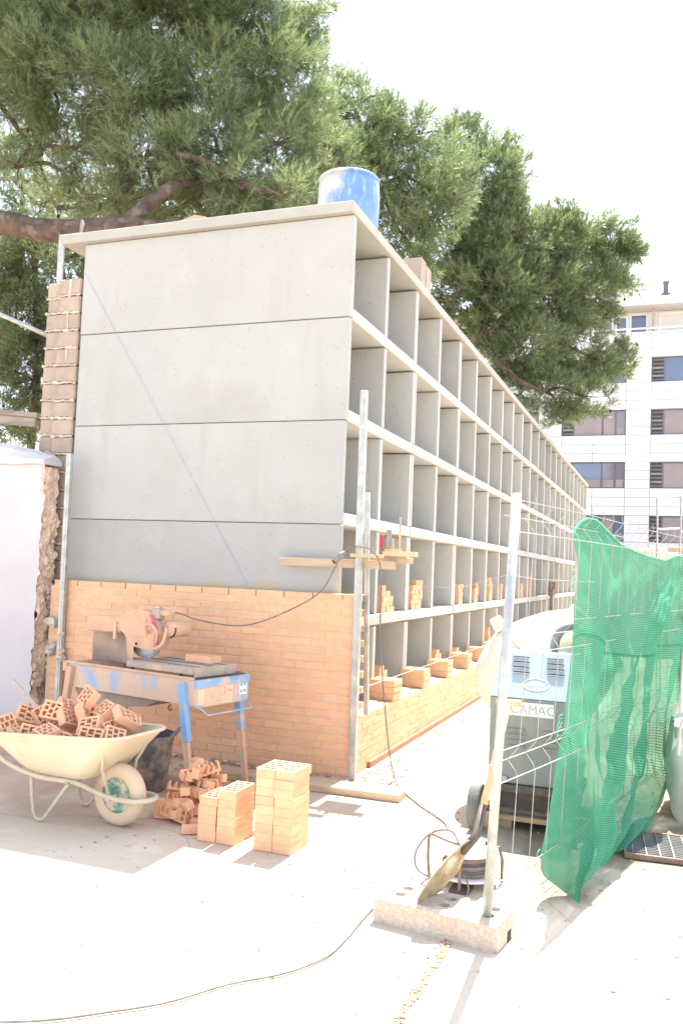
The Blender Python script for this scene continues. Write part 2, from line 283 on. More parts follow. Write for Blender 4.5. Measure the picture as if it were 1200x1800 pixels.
class G:
    def __init__(s): s.v = []; s.f = []
    def add(s, vs, fs, M=None):
        o = len(s.v)
        s.v += [tuple(M @ Vector(p)) for p in vs] if M is not None else [tuple(p) for p in vs]
        s.f += [tuple(i + o for i in q) for q in fs]; return s
    def box(s, x0, x1, y0, y1, z0, z1, c=0.0, M=None):
        if c <= 0:
            vs = [(x, y, z) for z in (z0, z1) for y in (y0, y1) for x in (x0, x1)]
            return s.add(vs, [(0, 2, 3, 1), (4, 5, 7, 6), (0, 1, 5, 4), (2, 6, 7, 3), (0, 4, 6, 2), (1, 3, 7, 5)], M)
        vs = []; fs = []; idx = {}
        for sx in (0, 1):
            for sy in (0, 1):
                for sz in (0, 1):
                    X = (x0, x1)[sx]; Y = (y0, y1)[sy]; Z = (z0, z1)[sz]
                    dx = c if sx == 0 else -c; dy = c if sy == 0 else -c; dz = c if sz == 0 else -c
                    for a, p in (('x', (X, Y + dy, Z + dz)), ('y', (X + dx, Y, Z + dz)), ('z', (X + dx, Y + dy, Z))):
                        idx[(sx, sy, sz, a)] = len(vs); vs.append(p)
        def K(sx, sy, sz, a): return idx[(sx, sy, sz, a)]
        for q in (0, 1):
            for a, cyc in (('x', [(q, 0, 0), (q, 1, 0), (q, 1, 1), (q, 0, 1)]), ('y', [(0, q, 0), (0, q, 1), (1, q, 1), (1, q, 0)]), ('z', [(0, 0, q), (1, 0, q), (1, 1, q), (0, 1, q)])):
                r = [K(*k, a) for k in cyc]; fs.append(tuple(r if q else r[::-1]))
        for i in (0, 1):
            for j in (0, 1):
                e = [K(0, i, j, 'y'), K(1, i, j, 'y'), K(1, i, j, 'z'), K(0, i, j, 'z')]; fs.append(tuple(e if i != j else e[::-1]))
                e = [K(i, 0, j, 'x'), K(i, 1, j, 'x'), K(i, 1, j, 'z'), K(i, 0, j, 'z')]; fs.append(tuple(e if i == j else e[::-1]))
                e = [K(i, j, 0, 'x'), K(i, j, 1, 'x'), K(i, j, 1, 'y'), K(i, j, 0, 'y')]; fs.append(tuple(e if i != j else e[::-1]))
                for k in (0, 1):
                    t = [K(i, j, k, 'x'), K(i, j, k, 'y'), K(i, j, k, 'z')]; fs.append(tuple(t if (i + j + k) % 2 else t[::-1]))
        return s.add(vs, fs, M)
    def tube(s, pts, r, n=8, closed=False, caps=True, M=None):
        P = [Vector(p) for p in pts]; m = len(P); rr = r if isinstance(r, (list, tuple)) else [r] * m
        vs = []; fs = []; prev = None
        for i, p in enumerate(P):
            a = P[(i - 1) % m] if (closed or i > 0) else p; b = P[(i + 1) % m] if (closed or i < m - 1) else p
            d = (b - a); d = d.normalized() if d.length > 1e-9 else Vector((0, 0, 1))
            if prev is None:
                u = Vector((0, 0, 1)) if abs(d.z) < 0.9 else Vector((1, 0, 0)); x = u.cross(d).normalized()
            else:
                x = (prev - d * prev.dot(d)); x = x.normalized() if x.length > 1e-6 else Vector((1, 0, 0))
            prev = x; y = d.cross(x)
            for k in range(n):
                t = 2 * PI * k / n; vs.append(p + (x * math.cos(t) + y * math.sin(t)) * rr[i])
        for i in range(m if closed else m - 1):
            a = i * n; b = ((i + 1) % m) * n
            for k in range(n): fs.append((a + k, a + (k + 1) % n, b + (k + 1) % n, b + k))
        if caps and not closed:
            fs.append(tuple(range(n))[::-1]); fs.append(tuple((m - 1) * n + k for k in range(n)))
        return s.add(vs, fs, M)
    def lathe(s, prof, n=24, M=None, arc=2 * PI):
        vs = []; fs = []; full = abs(arc - 2 * PI) < 1e-6; cols = n if full else n + 1; m = len(prof)
        for k in range(cols):
            t = arc * k / n
            for r, z in prof: vs.append((r * math.cos(t), r * math.sin(t), z))
        for k in range(n):
            a = k * m; b = ((k + 1) % cols) * m
            for j in range(m - 1): fs.append((a + j, b + j, b + j + 1, a + j + 1))
        return s.add(vs, fs, M)
    def prism(s, poly, d0, d1, M=None):
        """polygon in local XZ, extruded along local Y from d0 to d1"""
        n = len(poly); vs = [(x, d0, z) for x, z in poly] + [(x, d1, z) for x, z in poly]
        fs = [tuple(range(n)), tuple(range(n, 2 * n))[::-1]] + [(i, i + n, (i + 1) % n + n, (i + 1) % n) for i in range(n)]
        return s.add(vs, fs, M)
    def grid(s, fn, nu, nv, M=None):
        vs = [fn(i / nu, j / nv) for j in range(nv + 1) for i in range(nu + 1)]
        fs = [(j * (nu + 1) + i, j * (nu + 1) + i + 1, (j + 1) * (nu + 1) + i + 1, (j + 1) * (nu + 1) + i) for j in range(nv) for i in range(nu)]
        return s.add(vs, fs, M)
    def blob(s, c, r, seed=0, n=2, squash=(1, 1, 1), rough=0.25):
        rg = random.Random(seed); nu, nv = 4 + 2 * n, 2 + n
        ph = [rg.uniform(0, 6.28) for _ in range(6)]; vs = [(c[0], c[1], c[2] - r * squash[2])]; fs = []
        for j in range(1, nv):
            th = PI * j / nv
            for i in range(nu):
                a = 2 * PI * i / nu; k = 1 + rough * rg.uniform(-1, 1)
                vs.append((c[0] + r * k * squash[0] * math.sin(th) * math.cos(a), c[1] + r * k * squash[1] * math.sin(th) * math.sin(a), c[2] - r * k * squash[2] * math.cos(th)))
        top = len(vs); vs.append((c[0], c[1], c[2] + r * squash[2]))
        for i in range(nu): fs.append((0, 1 + (i + 1) % nu, 1 + i)); fs.append((top, top - nu + i, top - nu + (i + 1) % nu))
        for j in range(nv - 2):
            for i in range(nu):
                a = 1 + j * nu; b = a + nu; fs.append((a + i, a + (i + 1) % nu, b + (i + 1) % nu, b + i))
        return s.add(vs, fs)
    def mesh(s, name, material, smooth=False):
        me = bpy.data.meshes.new(name); me.from_pydata(s.v, [], s.f); me.materials.append(MT[material] if isinstance(material, str) else material)
        if smooth: me.polygons.foreach_set('use_smooth', [True] * len(me.polygons))
        me.update(); return me
    def make(s, name, material, parent=None, loc=None, M=None, smooth=False):
        return link(name, s.mesh(name, material, smooth), parent, M if M is not None else (T(*loc) if loc else None))

def link(name, data, parent=None, M=None):
    o = bpy.data.objects.new(name, data); COL.objects.link(o)
    if parent is not None: o.parent = parent
    if M is not None: o.matrix_local = M
    return o
def tag(o, label, cat, group=None, kind=None):
    if label: o['label'] = label
    if cat: o['category'] = cat
    if group: o['group'] = group
    if kind: o['kind'] = kind
    return o
def thing(name, label, cat, loc=(0, 0, 0), rz=0.0, group=None):
    o = link(name, None, None, T(*loc) @ RZ(rz)); o.empty_display_size = 0.05
    return tag(o, label, cat, group, 'thing')
ORD = ['', 'first', 'second', 'third', 'fourth', 'fifth', 'sixth', 'seventh', 'eighth', 'ninth', 'tenth', 'eleventh', 'twelfth', 'thirteenth', 'fourteenth',
       'fifteenth', 'sixteenth', 'seventeenth', 'eighteenth', 'nineteenth', 'twentieth', 'twenty-first', 'twenty-second', 'twenty-third']
def smooth_pts(P, k=6):
    """Catmull-Rom through the points"""
    P = [Vector(p) for p in P]; out = []
    for i in range(len(P) - 1):
        a = P[max(i - 1, 0)]; b = P[i]; c = P[i + 1]; d = P[min(i + 2, len(P) - 1)]
        for j in range(k):
            t = j / k; out.append(0.5 * ((2 * b) + (c - a) * t + (2 * a - 5 * b + 4 * c - d) * t * t + (3 * b - a - 3 * c + d) * t ** 3))
    out.append(P[-1]); return out

# brick meshes: 240 x 115 x 50
BL, BW, BH = 0.24, 0.115, 0.05
def perforated(L, W, Hh, nx, rows=3):
    """brick with slots right through it: every cell of a grid is solid or a hole"""
    g = G(); xs = [-L / 2, -L / 2 + 0.014]; hole_w = (L - 0.028 - (nx - 1) * 0.009) / nx
    for i in range(nx):
        xs.append(xs[-1] + hole_w)
        if i < nx - 1: xs.append(xs[-1] + 0.009)
    xs.append(L / 2)
    z0, z1 = -Hh / 2, Hh / 2; lo, hi = -W / 2 + 0.013, W / 2 - 0.013; ys = [-W / 2, W / 2]
    def flat(x0, x1, y0, y1):
        g.add([(x0, y0, z1), (x1, y0, z1), (x1, y1, z1), (x0, y1, z1)], [(0, 1, 2, 3)]); g.add([(x0, y0, z0), (x0, y1, z0), (x1, y1, z0), (x1, y0, z0)], [(0, 1, 2, 3)])
    for i in range(len(xs) - 1):
        x0, x1 = xs[i], xs[i + 1]
        if i % 2 == 0: flat(x0, x1, -W / 2, W / 2); continue
        cut = [0.0, 0.40, 0.80, 1.0] if (i // 2) % 2 == 0 else [0.0, 0.20, 0.60, 1.0]      # long and short slots, staggered from row to row
        prev = -W / 2
        for c0, c1 in zip(cut, cut[1:]):
            y0, y1 = lo + (hi - lo) * c0 + (0.005 if c0 > 0 else 0), lo + (hi - lo) * c1 - (0.005 if c1 < 1 else 0)
            flat(x0, x1, prev, y0); prev = y1
            g.add([(x0, y0, z0), (x1, y0, z0), (x1, y1, z0), (x0, y1, z0), (x0, y0, z1), (x1, y0, z1), (x1, y1, z1), (x0, y1, z1)], [(0, 4, 5, 1), (1, 5, 6, 2), (2, 6, 7, 3), (3, 7, 4, 0)])
        flat(x0, x1, prev, W / 2)
    x0, x1, y0, y1, z0, z1 = xs[0], xs[-1], ys[0], ys[-1], -Hh / 2, Hh / 2
    g.add([(x0, y0, z0), (x1, y0, z0), (x1, y1, z0), (x0, y1, z0), (x0, y0, z1), (x1, y0, z1), (x1, y1, z1), (x0, y1, z1)],
          [(0, 1, 5, 4), (1, 2, 6, 5), (2, 3, 7, 6), (3, 0, 4, 7)])
    return g
ME_BRICK = G().box(-BL / 2, BL / 2, -BW / 2, BW / 2, -BH / 2, BH / 2, 0.0018).mesh('brick', 'brick')
ME_BRICKH = G().box(-BW / 2, BW / 2, -BW / 2, BW / 2, -BH / 2, BH / 2, 0.003).mesh('half_brick', 'brick')
ME_PERF = perforated(BL, BW, BH, 5).mesh('perforated_brick', 'brick')
ME_HALF = perforated(0.125, BW, BH, 3).mesh('perforated_half_brick', 'brick')
ME_HALF2 = perforated(0.15, BW, BH, 3).mesh('perforated_cut_brick', 'brick')
def comb(L, n, W=0.042, tooth=0.036):
    g = G().box(-L / 2, L / 2, 0, W * 0.4, -BH / 2, BH / 2, 0.002)
    for i in range(n):
        x = -L / 2 + 0.007 + (L - 0.014) * i / (n - 1); g.box(x - 0.006, x + 0.006, W * 0.4 - 0.001, W * 0.4 + tooth, -BH / 2 + 0.001, BH / 2 - 0.001)
    return g
ME_COMB = [comb(0.22, 6).mesh('brick_offcut', 'brick'), comb(0.13, 4).mesh('brick_offcut', 'brick'), comb(0.17, 5, tooth=0.045).mesh('brick_offcut', 'brick')]

# ------------------------------------------------------------------ ground
tag(G().grid(lambda u, v: (-250 + 500 * u, -150 + 500 * v, 0), 10, 10).make('ground', 'ground'), 'pale dusty concrete yard with hairline cracks', None, kind='structure')

# ------------------------------------------------------------------ the niche block
XF, XB = -2.46, -5.11                     # open front and back
Y0, PITCH, NC = 6.47, 1.0, 22
ROWZ = [0.25, 1.10, 1.95, 2.80, 3.65]; RH = 0.85
rg = random.Random(4)
nb = thing('niche_block', 'long block of precast grey concrete niches five rows high', 'niche block', (XF, Y0, 0))
def loc(g): return T(-XF, -Y0, 0)
def part(g, name, m, parent=nb, off=(XF, Y0, 0), smooth=False):
    """world-space shape as a child of an Empty standing at off"""
    return g.make(name, m, parent, M=T(-off[0], -off[1], -off[2]) if parent.parent is None else None, smooth=smooth)
for i, z in enumerate(ROWZ):
    dy = rg.uniform(-0.004, 0.004); dx = (0.0, 0.004, -0.003, 0.005, 0.012)[i]
    p = part(G().box(XB + 0.01, XF + dx, Y0 + dy, Y0 + 0.07, z + 0.004, z + RH - (0.002 if i < 4 else 0.0), 0.005), 'end_panel', 'concrete_splashed' if i == 1 else 'concrete')
    for j in range(NC // 2):
        ya, yb = Y0 + 2 * j * PITCH + (0.072 if j == 0 else 0.004), Y0 + (2 * j + 2) * PITCH - 0.004
        ddx = rg.uniform(-0.006, 0.006)
        part(G().box(XB + 0.02, XF + ddx, ya, yb, z + 0.002, z + 0.10, 0.008), 'floor_slab', 'concrete_niche_lit')
        if j > 0: part(G().box(XB + 0.02, XF + ddx - 0.004, ya, ya + 0.052, z + 0.102, z + RH - 0.012, 0.006), 'divider', 'concrete_niche_lit')
        part(G().box(XB + 0.02, XF + ddx - 0.003, Y0 + (2 * j + 1) * PITCH - 0.035, Y0 + (2 * j + 1) * PITCH + 0.035, z + 0.102, z + RH - 0.012, 0.006), 'divider', 'concrete_niche_lit')
        part(G().box(XB + 0.02, XF + ddx - 0.004, yb - 0.052, yb, z + 0.102, z + RH - 0.012, 0.006), 'divider', 'concrete_niche_lit')
    part(G().box(XB - 0.05, XB + 0.018, Y0 + 0.08, Y0 + NC * PITCH, z + 0.005, z + RH - 0.005), 'back_panel', 'concrete_niche_lit')
for a, b in ((6.40, 10.52), (10.535, 14.5), (14.51, 19.5), (19.51, 24.5), (24.51, 28.56)):
    part(G().box(-5.335, -2.43 + rg.uniform(-0.005, 0.005), a, b, 4.505, 4.595, 0.008), 'roof_slab', 'slab')

# ------------------------------------------------------------------ brick skin on the block's end
def set_bricks(root, off, items):
    for me, x, y, z, a in items: link('brick', me, root, T(x - off[0], y - off[1], z - off[2]) @ RZ(a))
EW = (-3.7, 6.40, 0.0)
ew = thing('end_brick_wall', 'waist-high orange brick wall laid across the end of the block', 'brick wall', EW)
items = []; rg = random.Random(7); NCOURSE = 23
for c in range(NCOURSE):
    z = 0.012 + c * 0.0607 + 0.025 + 0.0; x = -2.25; j = 0
    if c % 2 == 0:      # corner stretcher runs along the return, toothing out behind
        items.append((ME_BRICK, x - BW / 2, 6.342 + BL / 2, z, PI / 2)); x -= BW + 0.010
    while x > -5.08:
        L = BL if x - BL > -5.20 else BW
        items.append((ME_BRICK if L == BL else ME_BRICKH, x - L / 2 + rg.uniform(-.0012, .0012), 6.342 + BW / 2 + rg.uniform(-.0018, .0018), z + rg.uniform(-.001, .001), rg.uniform(-.004, .004) + (PI if rg.random() < .5 else 0)))
        x -= L + 0.010
set_bricks(ew, EW, items)
part(G().box(-5.15, -2.256, 6.3465, 6.452, 0.0, 0.012 + 22 * 0.0607 + 0.003), 'mortar', 'mortar', ew, EW)
g = G()
for k in range(16): g.blob((-5.0 + 2.7 * rg.random(), 6.33 - 0.05 * rg.random(), 0.012), rg.uniform(0.012, 0.035), k, 1, (1.4, 1, 0.6), 0.4)
tag(part(g, 'mortar_droppings', 'mortar_lump', ew, EW), None, None, kind='stuff')

# ------------------------------------------------------------------ low brick wall along the open front
LW = (-2.3, 17.0, 0.0)
lw = thing('low_brick_wall', 'knee-high orange brick wall running along the foot of the niches', 'brick wall', LW)
near, far = [], G(); YS = 6.59
for c in range(7):
    z = 0.045 + c * 0.0575 + 0.025; y = YS + (0 if c % 2 else -0.125) ; n = 0
    while y < 28.4:
        if n < 42: near.append((ME_BRICK, -2.25 - BW / 2 + rg.uniform(-.0015, .0015), y + BL / 2, z, PI / 2))
        else: far.box(-2.25 - BW, -2.25 + rg.uniform(-.0015, .0015), y, y + BL, z - 0.025, z + 0.025)
        y += BL + 0.010; n += 1
set_bricks(lw, LW, near)
tag(part(far, 'far_brick', 'brick', lw, LW), 'bricks of the far stretch', None, kind='stuff')
part(G().box(-2.36, -2.254, 6.46, 28.45, 0.0, 0.445), 'mortar', 'mortar', lw, LW)
part(G().box(-2.457, -2.362, 6.56, 28.45, 0.0, 0.452), 'backfill', 'mortar_lump', lw, LW)
part(G().box(-2.30, -2.222, 6.75, 28.45, 0.0, 0.052, 0.006), 'footing', 'redbrown', lw, LW)

# brick piers standing on it, one before each divider
rg = random.Random(11)
for k in range(1, NC):
    y = Y0 + k * PITCH + 0.03; off = (-2.36, y, 0.453)
    h = 3 if k < 12 else 2
    pr = thing('brick_pier', f'small brick pier on the low wall, {ORD[k]} from the corner', 'brick pier', off, group='brick piers along the low wall')
    for c in range(h):
        z = 0.006 + c * 0.058 + BH / 2; jx, jy = rg.uniform(-.004, .004), rg.uniform(-.006, .006)
        for q in (-1, 1):
            me = ME_PERF if c == h - 1 else ME_BRICK
            if c % 2 == 0: link('brick', me, pr, T(jx, jy + q * 0.0625, z) @ RZ(rg.uniform(-.01, .01)))
            else: link('brick', me, pr, T(jx + q * 0.0625, jy, z) @ RZ(PI / 2 + rg.uniform(-.01, .01)))
    G().box(-0.112, 0.108, -0.114, 0.114, -0.004, (h - 1) * 0.058 + 0.012).make('mortar', 'mortar', pr)

# loose bricks stacked inside niches: (cell number, row words, floor z, x, y, columns of layers)
def loose(me, M, label, group): return tag(link('brick', me, None, M), label, 'brick', group)
def niche_stack(cell, rowname, z0, dy, cols):
    yb = Y0 + (cell - 1) * PITCH + dy
    for ci, n in enumerate(cols):
        for k in range(n):
            loose(ME_PERF if k == n - 1 else ME_BRICK, T(-2.60 + rg.uniform(-.008, .008), yb + ci * 0.124 + rg.uniform(-.004, .004), z0 + 0.027 + k * 0.0505) @ RZ(rg.uniform(-.05, .05)),
                  f'loose orange brick, {ORD[k + 1]} up, {("near","middle","far")[ci]} column of stack in {ORD[cell]} {rowname} niche', 'loose bricks stacked in the niches')
Z4, Z5 = ROWZ[1] + 0.10, 0.453
niche_stack(2, 'second-row', Z4, 0.28, (5, 4, 3)); niche_stack(3, 'second-row', Z4, 0.30, (5, 6, 6))
niche_stack(5, 'second-row', Z4, 0.42, (5, 5)); niche_stack(6, 'second-row', Z4, 0.40, (4, 5)); niche_stack(7, 'second-row', Z4, 0.46, (7, 5))
niche_stack(8, 'second-row', Z4, 0.40, (5,)); niche_stack(9, 'second-row', Z4, 0.36, (4, 4)); niche_stack(10, 'second-row', Z4, 0.40, (5, 5)); niche_stack(11, 'second-row', Z4, 0.5, (8,))
ZB = ROWZ[0] + 0.10
niche_stack(2, 'bottom-row', ZB, 0.30, (7, 6)); niche_stack(4, 'bottom-row', ZB, 0.36, (7, 6)); niche_stack(5, 'bottom-row', ZB, 0.40, (6, 5)); niche_stack(7, 'bottom-row', ZB, 0.5, (9,))
niche_stack(9, 'bottom-row', ZB, 0.45, (8,)); niche_stack(10, 'bottom-row', ZB, 0.4, (6,))

# ------------------------------------------------------------------ left: plastered garden wall with its broken end, block pier behind it
WW = (-6.5, 6.3, 0)
ww = thing('white_wall', 'white plastered masonry wall with a crumbled rubble end', 'wall', WW)
rg = random.Random(21)
XE = -5.185
def wallface(u, v):
    x = -9.5 + (XE + 9.5) * u; z = 2.42 * v
    e = 0.0 if u < 0.985 else 0.05 * mnoise.noise(Vector((2.0, z * 5.0, 3.0))) + 0.03 * mnoise.noise(Vector((7.0, z * 19.0, 3.0))) - 0.015
    return (x + e, 6.22 + 0.006 * math.sin(x * 3.1 + z * 2), z)
part(G().grid(wallface, 90, 60), 'plaster_face', 'plaster', ww, WW, smooth=True)
def endface(u, v):
    y = 6.22 + 0.22 * u; z = 2.40 * v
    d = 0.05 * mnoise.noise(Vector((u * 2.2, z * 6.0, 1.0))) + 0.035 * mnoise.noise(Vector((u * 6, z * 17, 5.0))) + 0.015 * mnoise.noise(Vector((u * 15, z * 45, 8.0)))
    return (XE - 0.03 + d, y, z)
part(G().grid(endface, 16, 110), 'rubble_core', 'rubble', ww, WW)
part(G().box(-9.5, XE - 0.09, 6.232, 6.44, 0, 2.40), 'core', 'rubble', ww, WW)
cap = [(6.195, 2.42), (6.19, 2.50), (6.25, 2.585), (6.33, 2.63), (6.41, 2.60), (6.46, 2.50), (6.45, 2.42)]
g = G(); n = len(cap); nx = 40
vs = [(-9.5 + (XE - 0.0 + 9.5) * i / nx + (rg.uniform(-.03, .01) if i == nx else 0), y + rg.uniform(-.006, .006), 2.42 + (z - 2.42) * min(1, 0.45 + (nx - i) * 0.12) + rg.uniform(-.009, .009)) for i in range(nx + 1) for y, z in cap]
fs = [(i * n + k, (i + 1) * n + k, (i + 1) * n + (k + 1) % n, i * n + (k + 1) % n) for i in range(nx) for k in range(n)] + [tuple(nx * n + k for k in range(n))]
part(g.add(vs, fs), 'coping', 'plaster', ww, WW)
for k in range(60):
    z = rg.uniform(0.75, 2.32) if k < 46 else rg.uniform(0.1, 0.7); r = rg.uniform(0.022, 0.055)
    o = part(G().blob((XE - 0.035 + rg.uniform(-.02, .012), 6.24 + 0.17 * rg.random(), z), r, 100 + k, 2, (0.55, 1.1, 0.8), 0.3), 'stone', 'stone', ww, WW)
for k in range(7): part(G().blob((XE + 0.06 + 0.06 * rg.random(), 6.30 + 0.03 * rg.random(), rg.choice((0.72, 0.78, 1.0, 1.05)) + .04 * rg.random()), rg.uniform(0.025, 0.05), 300 + k, 2, (1, 1, .9), 0.35), 'mortar_lump', 'mortar_lump', ww, WW)

BP = (-5.36, 6.6, 0)
bp = thing('clay_block_pier', 'tall pier of tan clay blocks with squeezed mortar joints beside concrete panels', 'block pier', BP)
rg = random.Random(5)
for c in range(17):
    z = 1.38 + c * 0.1665; sh = 0.0
    for x0, x1, y in ((-5.575, -5.392, 6.56), (-5.388, -5.15, 6.50)):
        dz = 0.02 if x0 < -5.5 else 0.0
        if c == 16 and x0 < -5.5: dz = -0.005
        part(G().box(x0 + rg.uniform(-.004, .004), x1, y + rg.uniform(-.004, .004), 6.86, z + 0.012 + dz, z + 0.163 + dz, 0.012), 'block', 'block', bp, BP)
        g = G(); pts = [(x0 - 0.004 + (x1 - x0 + .006) * t / 8, y + 0.001 - rg.uniform(0, .007), z + 0.005 + dz + rg.uniform(-.006, .006)) for t in range(9)]
        g.tube(pts, [rg.choice((.006, .008, .010, .012, .018)) for _ in pts], 6); part(g, 'mortar_joint', 'mortar_lump', bp, BP)
part(G().box(-5.56, -5.155, 6.60, 6.84, 0, 1.40), 'pier_foot', 'block', bp, BP)
part(G().box(-5.57, -5.155, 6.59, 6.83, 1.39, 4.14), 'mortar', 'mortar_lump', bp, BP)
part(G().add([(-5.28, 6.497, 4.20), (-5.245, 6.497, 4.20), (-5.27, 6.497, 3.9), (-5.262, 6.497, 3.42), (-5.275, 6.497, 3.42), (-5.29, 6.497, 3.95)], [(0, 1, 2, 5), (5, 2, 3, 4)]), 'mortar_run', 'mortar_lump', bp, BP)

def upright(name, label, p, q, w, d, m='galv', cat='steel upright'):
    """ribbed square steel profile from p to q"""
    p, q = Vector(p), Vector(q); L = (q - p).length; o = thing(name, label, cat, tuple(p))
    M = frame_to(q - p, (0, 1, 0))
    G().box(-w / 2, w / 2, -d / 2, d / 2, 0, L, 0.004).make('profile', m, o, M=M)
    G().box(-w * 0.18, w * 0.18, -d / 2 - 0.004, d / 2 + 0.004, 0.004, L - 0.004, 0.002).make('rib', m, o, M=M)
    G().box(-w / 2 + 0.005, w / 2 - 0.005, -d / 2 + 0.005, d / 2 - 0.005, L, L + 0.001).make('open_end', 'dark', o, M=M)
    return o
u1 = upright('steel_upright', 'tall galvanised steel bricklaying profile standing at the wall corner', (-2.219, 6.305, 0.0), (-2.243, 6.305, 2.995), 0.052, 0.05)
u2 = upright('steel_upright', 'shorter galvanised profile behind the tall one at the corner', (-2.20, 6.52, 0.46), (-2.252, 6.50, 2.21), 0.036, 0.036)
u3 = upright('steel_upright', 'mortar-splashed steel profile between white wall and brick wall', (-4.965, 6.30, 0.0), (-5.0, 6.30, 2.525), 0.05, 0.045)
for k, z in enumerate((0.72, 0.77, 0.70, 0.93)): G().blob((0.01, -0.02, z), 0.045 - 0.006 * k, 60 + k, 2, (1, .8, .8), .3).make('mortar_lump', 'mortar_lump', u3)
ho = thing('roof_hook', 'galvanised strap and hook fixed at the slab edge above clay blocks', 'roof hook', (-5.44, 6.55, 4.2))
G().box(-0.034, 0.034, -0.01, 0.01, 0.0, 0.45, 0.003).make('strap', 'galv', ho)
G().box(-0.034, 0.22, -0.01, 0.012, 0.452, 0.462).make('arm', 'galv', ho)
G().tube([(0.19, 0.03, 0.40), (0.19, 0.03, 0.50), (0.20, 0.03, 0.56), (0.19, 0.03, 0.60)], [0.013, 0.014, 0.02, 0.012], 8).make('hook', 'plug', ho)

# scaffold behind the white wall
sp = thing('scaffold_board', 'weathered scaffold board reaching in behind the white wall', 'scaffold board', (-7.3, 7.2, 3.1))
G().box(-1.5, 1.15, -0.02, 0.28, 0.045, 0.10, 0.006, M=RY(0.10)).make('deck', 'scaf', sp)
G().box(-1.5, 1.13, -0.01, 0.03, -0.05, 0.043, 0.004, M=RY(0.10)).make('edge_beam', 'scaf', sp)
for x in (-0.9, -0.2, 0.5, 1.05): G().box(x, x + 0.05, 0.035, 0.27, -0.03, 0.042, M=RY(0.10)).make('batten', 'scaf', sp)
st = thing('scaffold_tube', 'grey scaffold tube sloping down to the clay block pier', 'scaffold tube', (-6.45, 7.2, 4.05))
G().tube([(-1.2, 0, 0.50), (0.40, 0.0, -0.165)], 0.024, 12).make('tube', 'galv', st, smooth=True)
G().lathe([(0.024, 0), (0.024, 0.04), (0.018, 0.04), (0.018, 0.0)], 12, M=T(0.385, 0, -0.159) @ frame_to((1.6, 0, -0.665))).make('end_collar', 'galv', st)

# ------------------------------------------------------------------ pine trees
def tri_mesh(name, V, material):
    n = len(V) // 3; me = bpy.data.meshes.new(name)
    me.vertices.add(n * 3); me.vertices.foreach_set('co', V.astype(np.float32).ravel())
    me.loops.add(n * 3); me.loops.foreach_set('vertex_index', np.arange(n * 3, dtype=np.int32))
    me.polygons.add(n); me.polygons.foreach_set('loop_start', np.arange(0, n * 3, 3, dtype=np.int32))
    me.materials.append(MT[material]); me.update(calc_edges=True); return me
def unit(a): return a / np.maximum(np.linalg.norm(a, axis=1, keepdims=True), 1e-6)
def needles(clumps, seed, dens, needle_len, needle_w, per=14, gaps=0.0):
    r = np.random.default_rng(seed); out = []
    for (x, y, z, rad) in clumps:
        ns = int(12 + 24 * (rad / 0.7) ** 2)
        dv = unit(r.normal(size=(ns, 3))); rr = rad * (0.42 + 0.64 * r.random((ns, 1)) ** 0.8)
        sub = np.array([x, y, z]) + dv * rr * np.array([1.0, 1.0, 0.85]); srad = rad * r.uniform(0.17, 0.36, ns)
        for c, sr in zip(sub, srad):
            if r.random() < gaps: continue
            nt = max(8, int(dens * (sr / 0.22) ** 2))
            d2 = unit(r.normal(size=(nt, 3))); p = c + d2 * sr * (0.35 + 0.72 * r.random((nt, 1)) ** 0.6) * np.array([1.15, 1.15, 0.75])
            o = unit((c - np.array([x, y, z]))[None, :])
            ax = unit(d2 * 0.8 + o * 0.7 + np.array([0, 0, 0.45]) + r.normal(size=(nt, 3)) * 0.35)
            P = np.repeat(p, per, 0); A = np.repeat(ax, per, 0)
            nd = unit(A + r.normal(size=P.shape) * 0.42); ln = needle_len * r.uniform(0.6, 1.25, (len(P), 1))
            sd = unit(np.cross(nd, r.normal(size=P.shape))) * needle_w * 0.5
            P = P + A * (r.random((len(P), 1)) - 0.5) * needle_len * 1.7
            out.append(np.stack([P - sd, P + sd, P + nd * ln], 1).reshape(-1, 3))
    return np.concatenate(out)
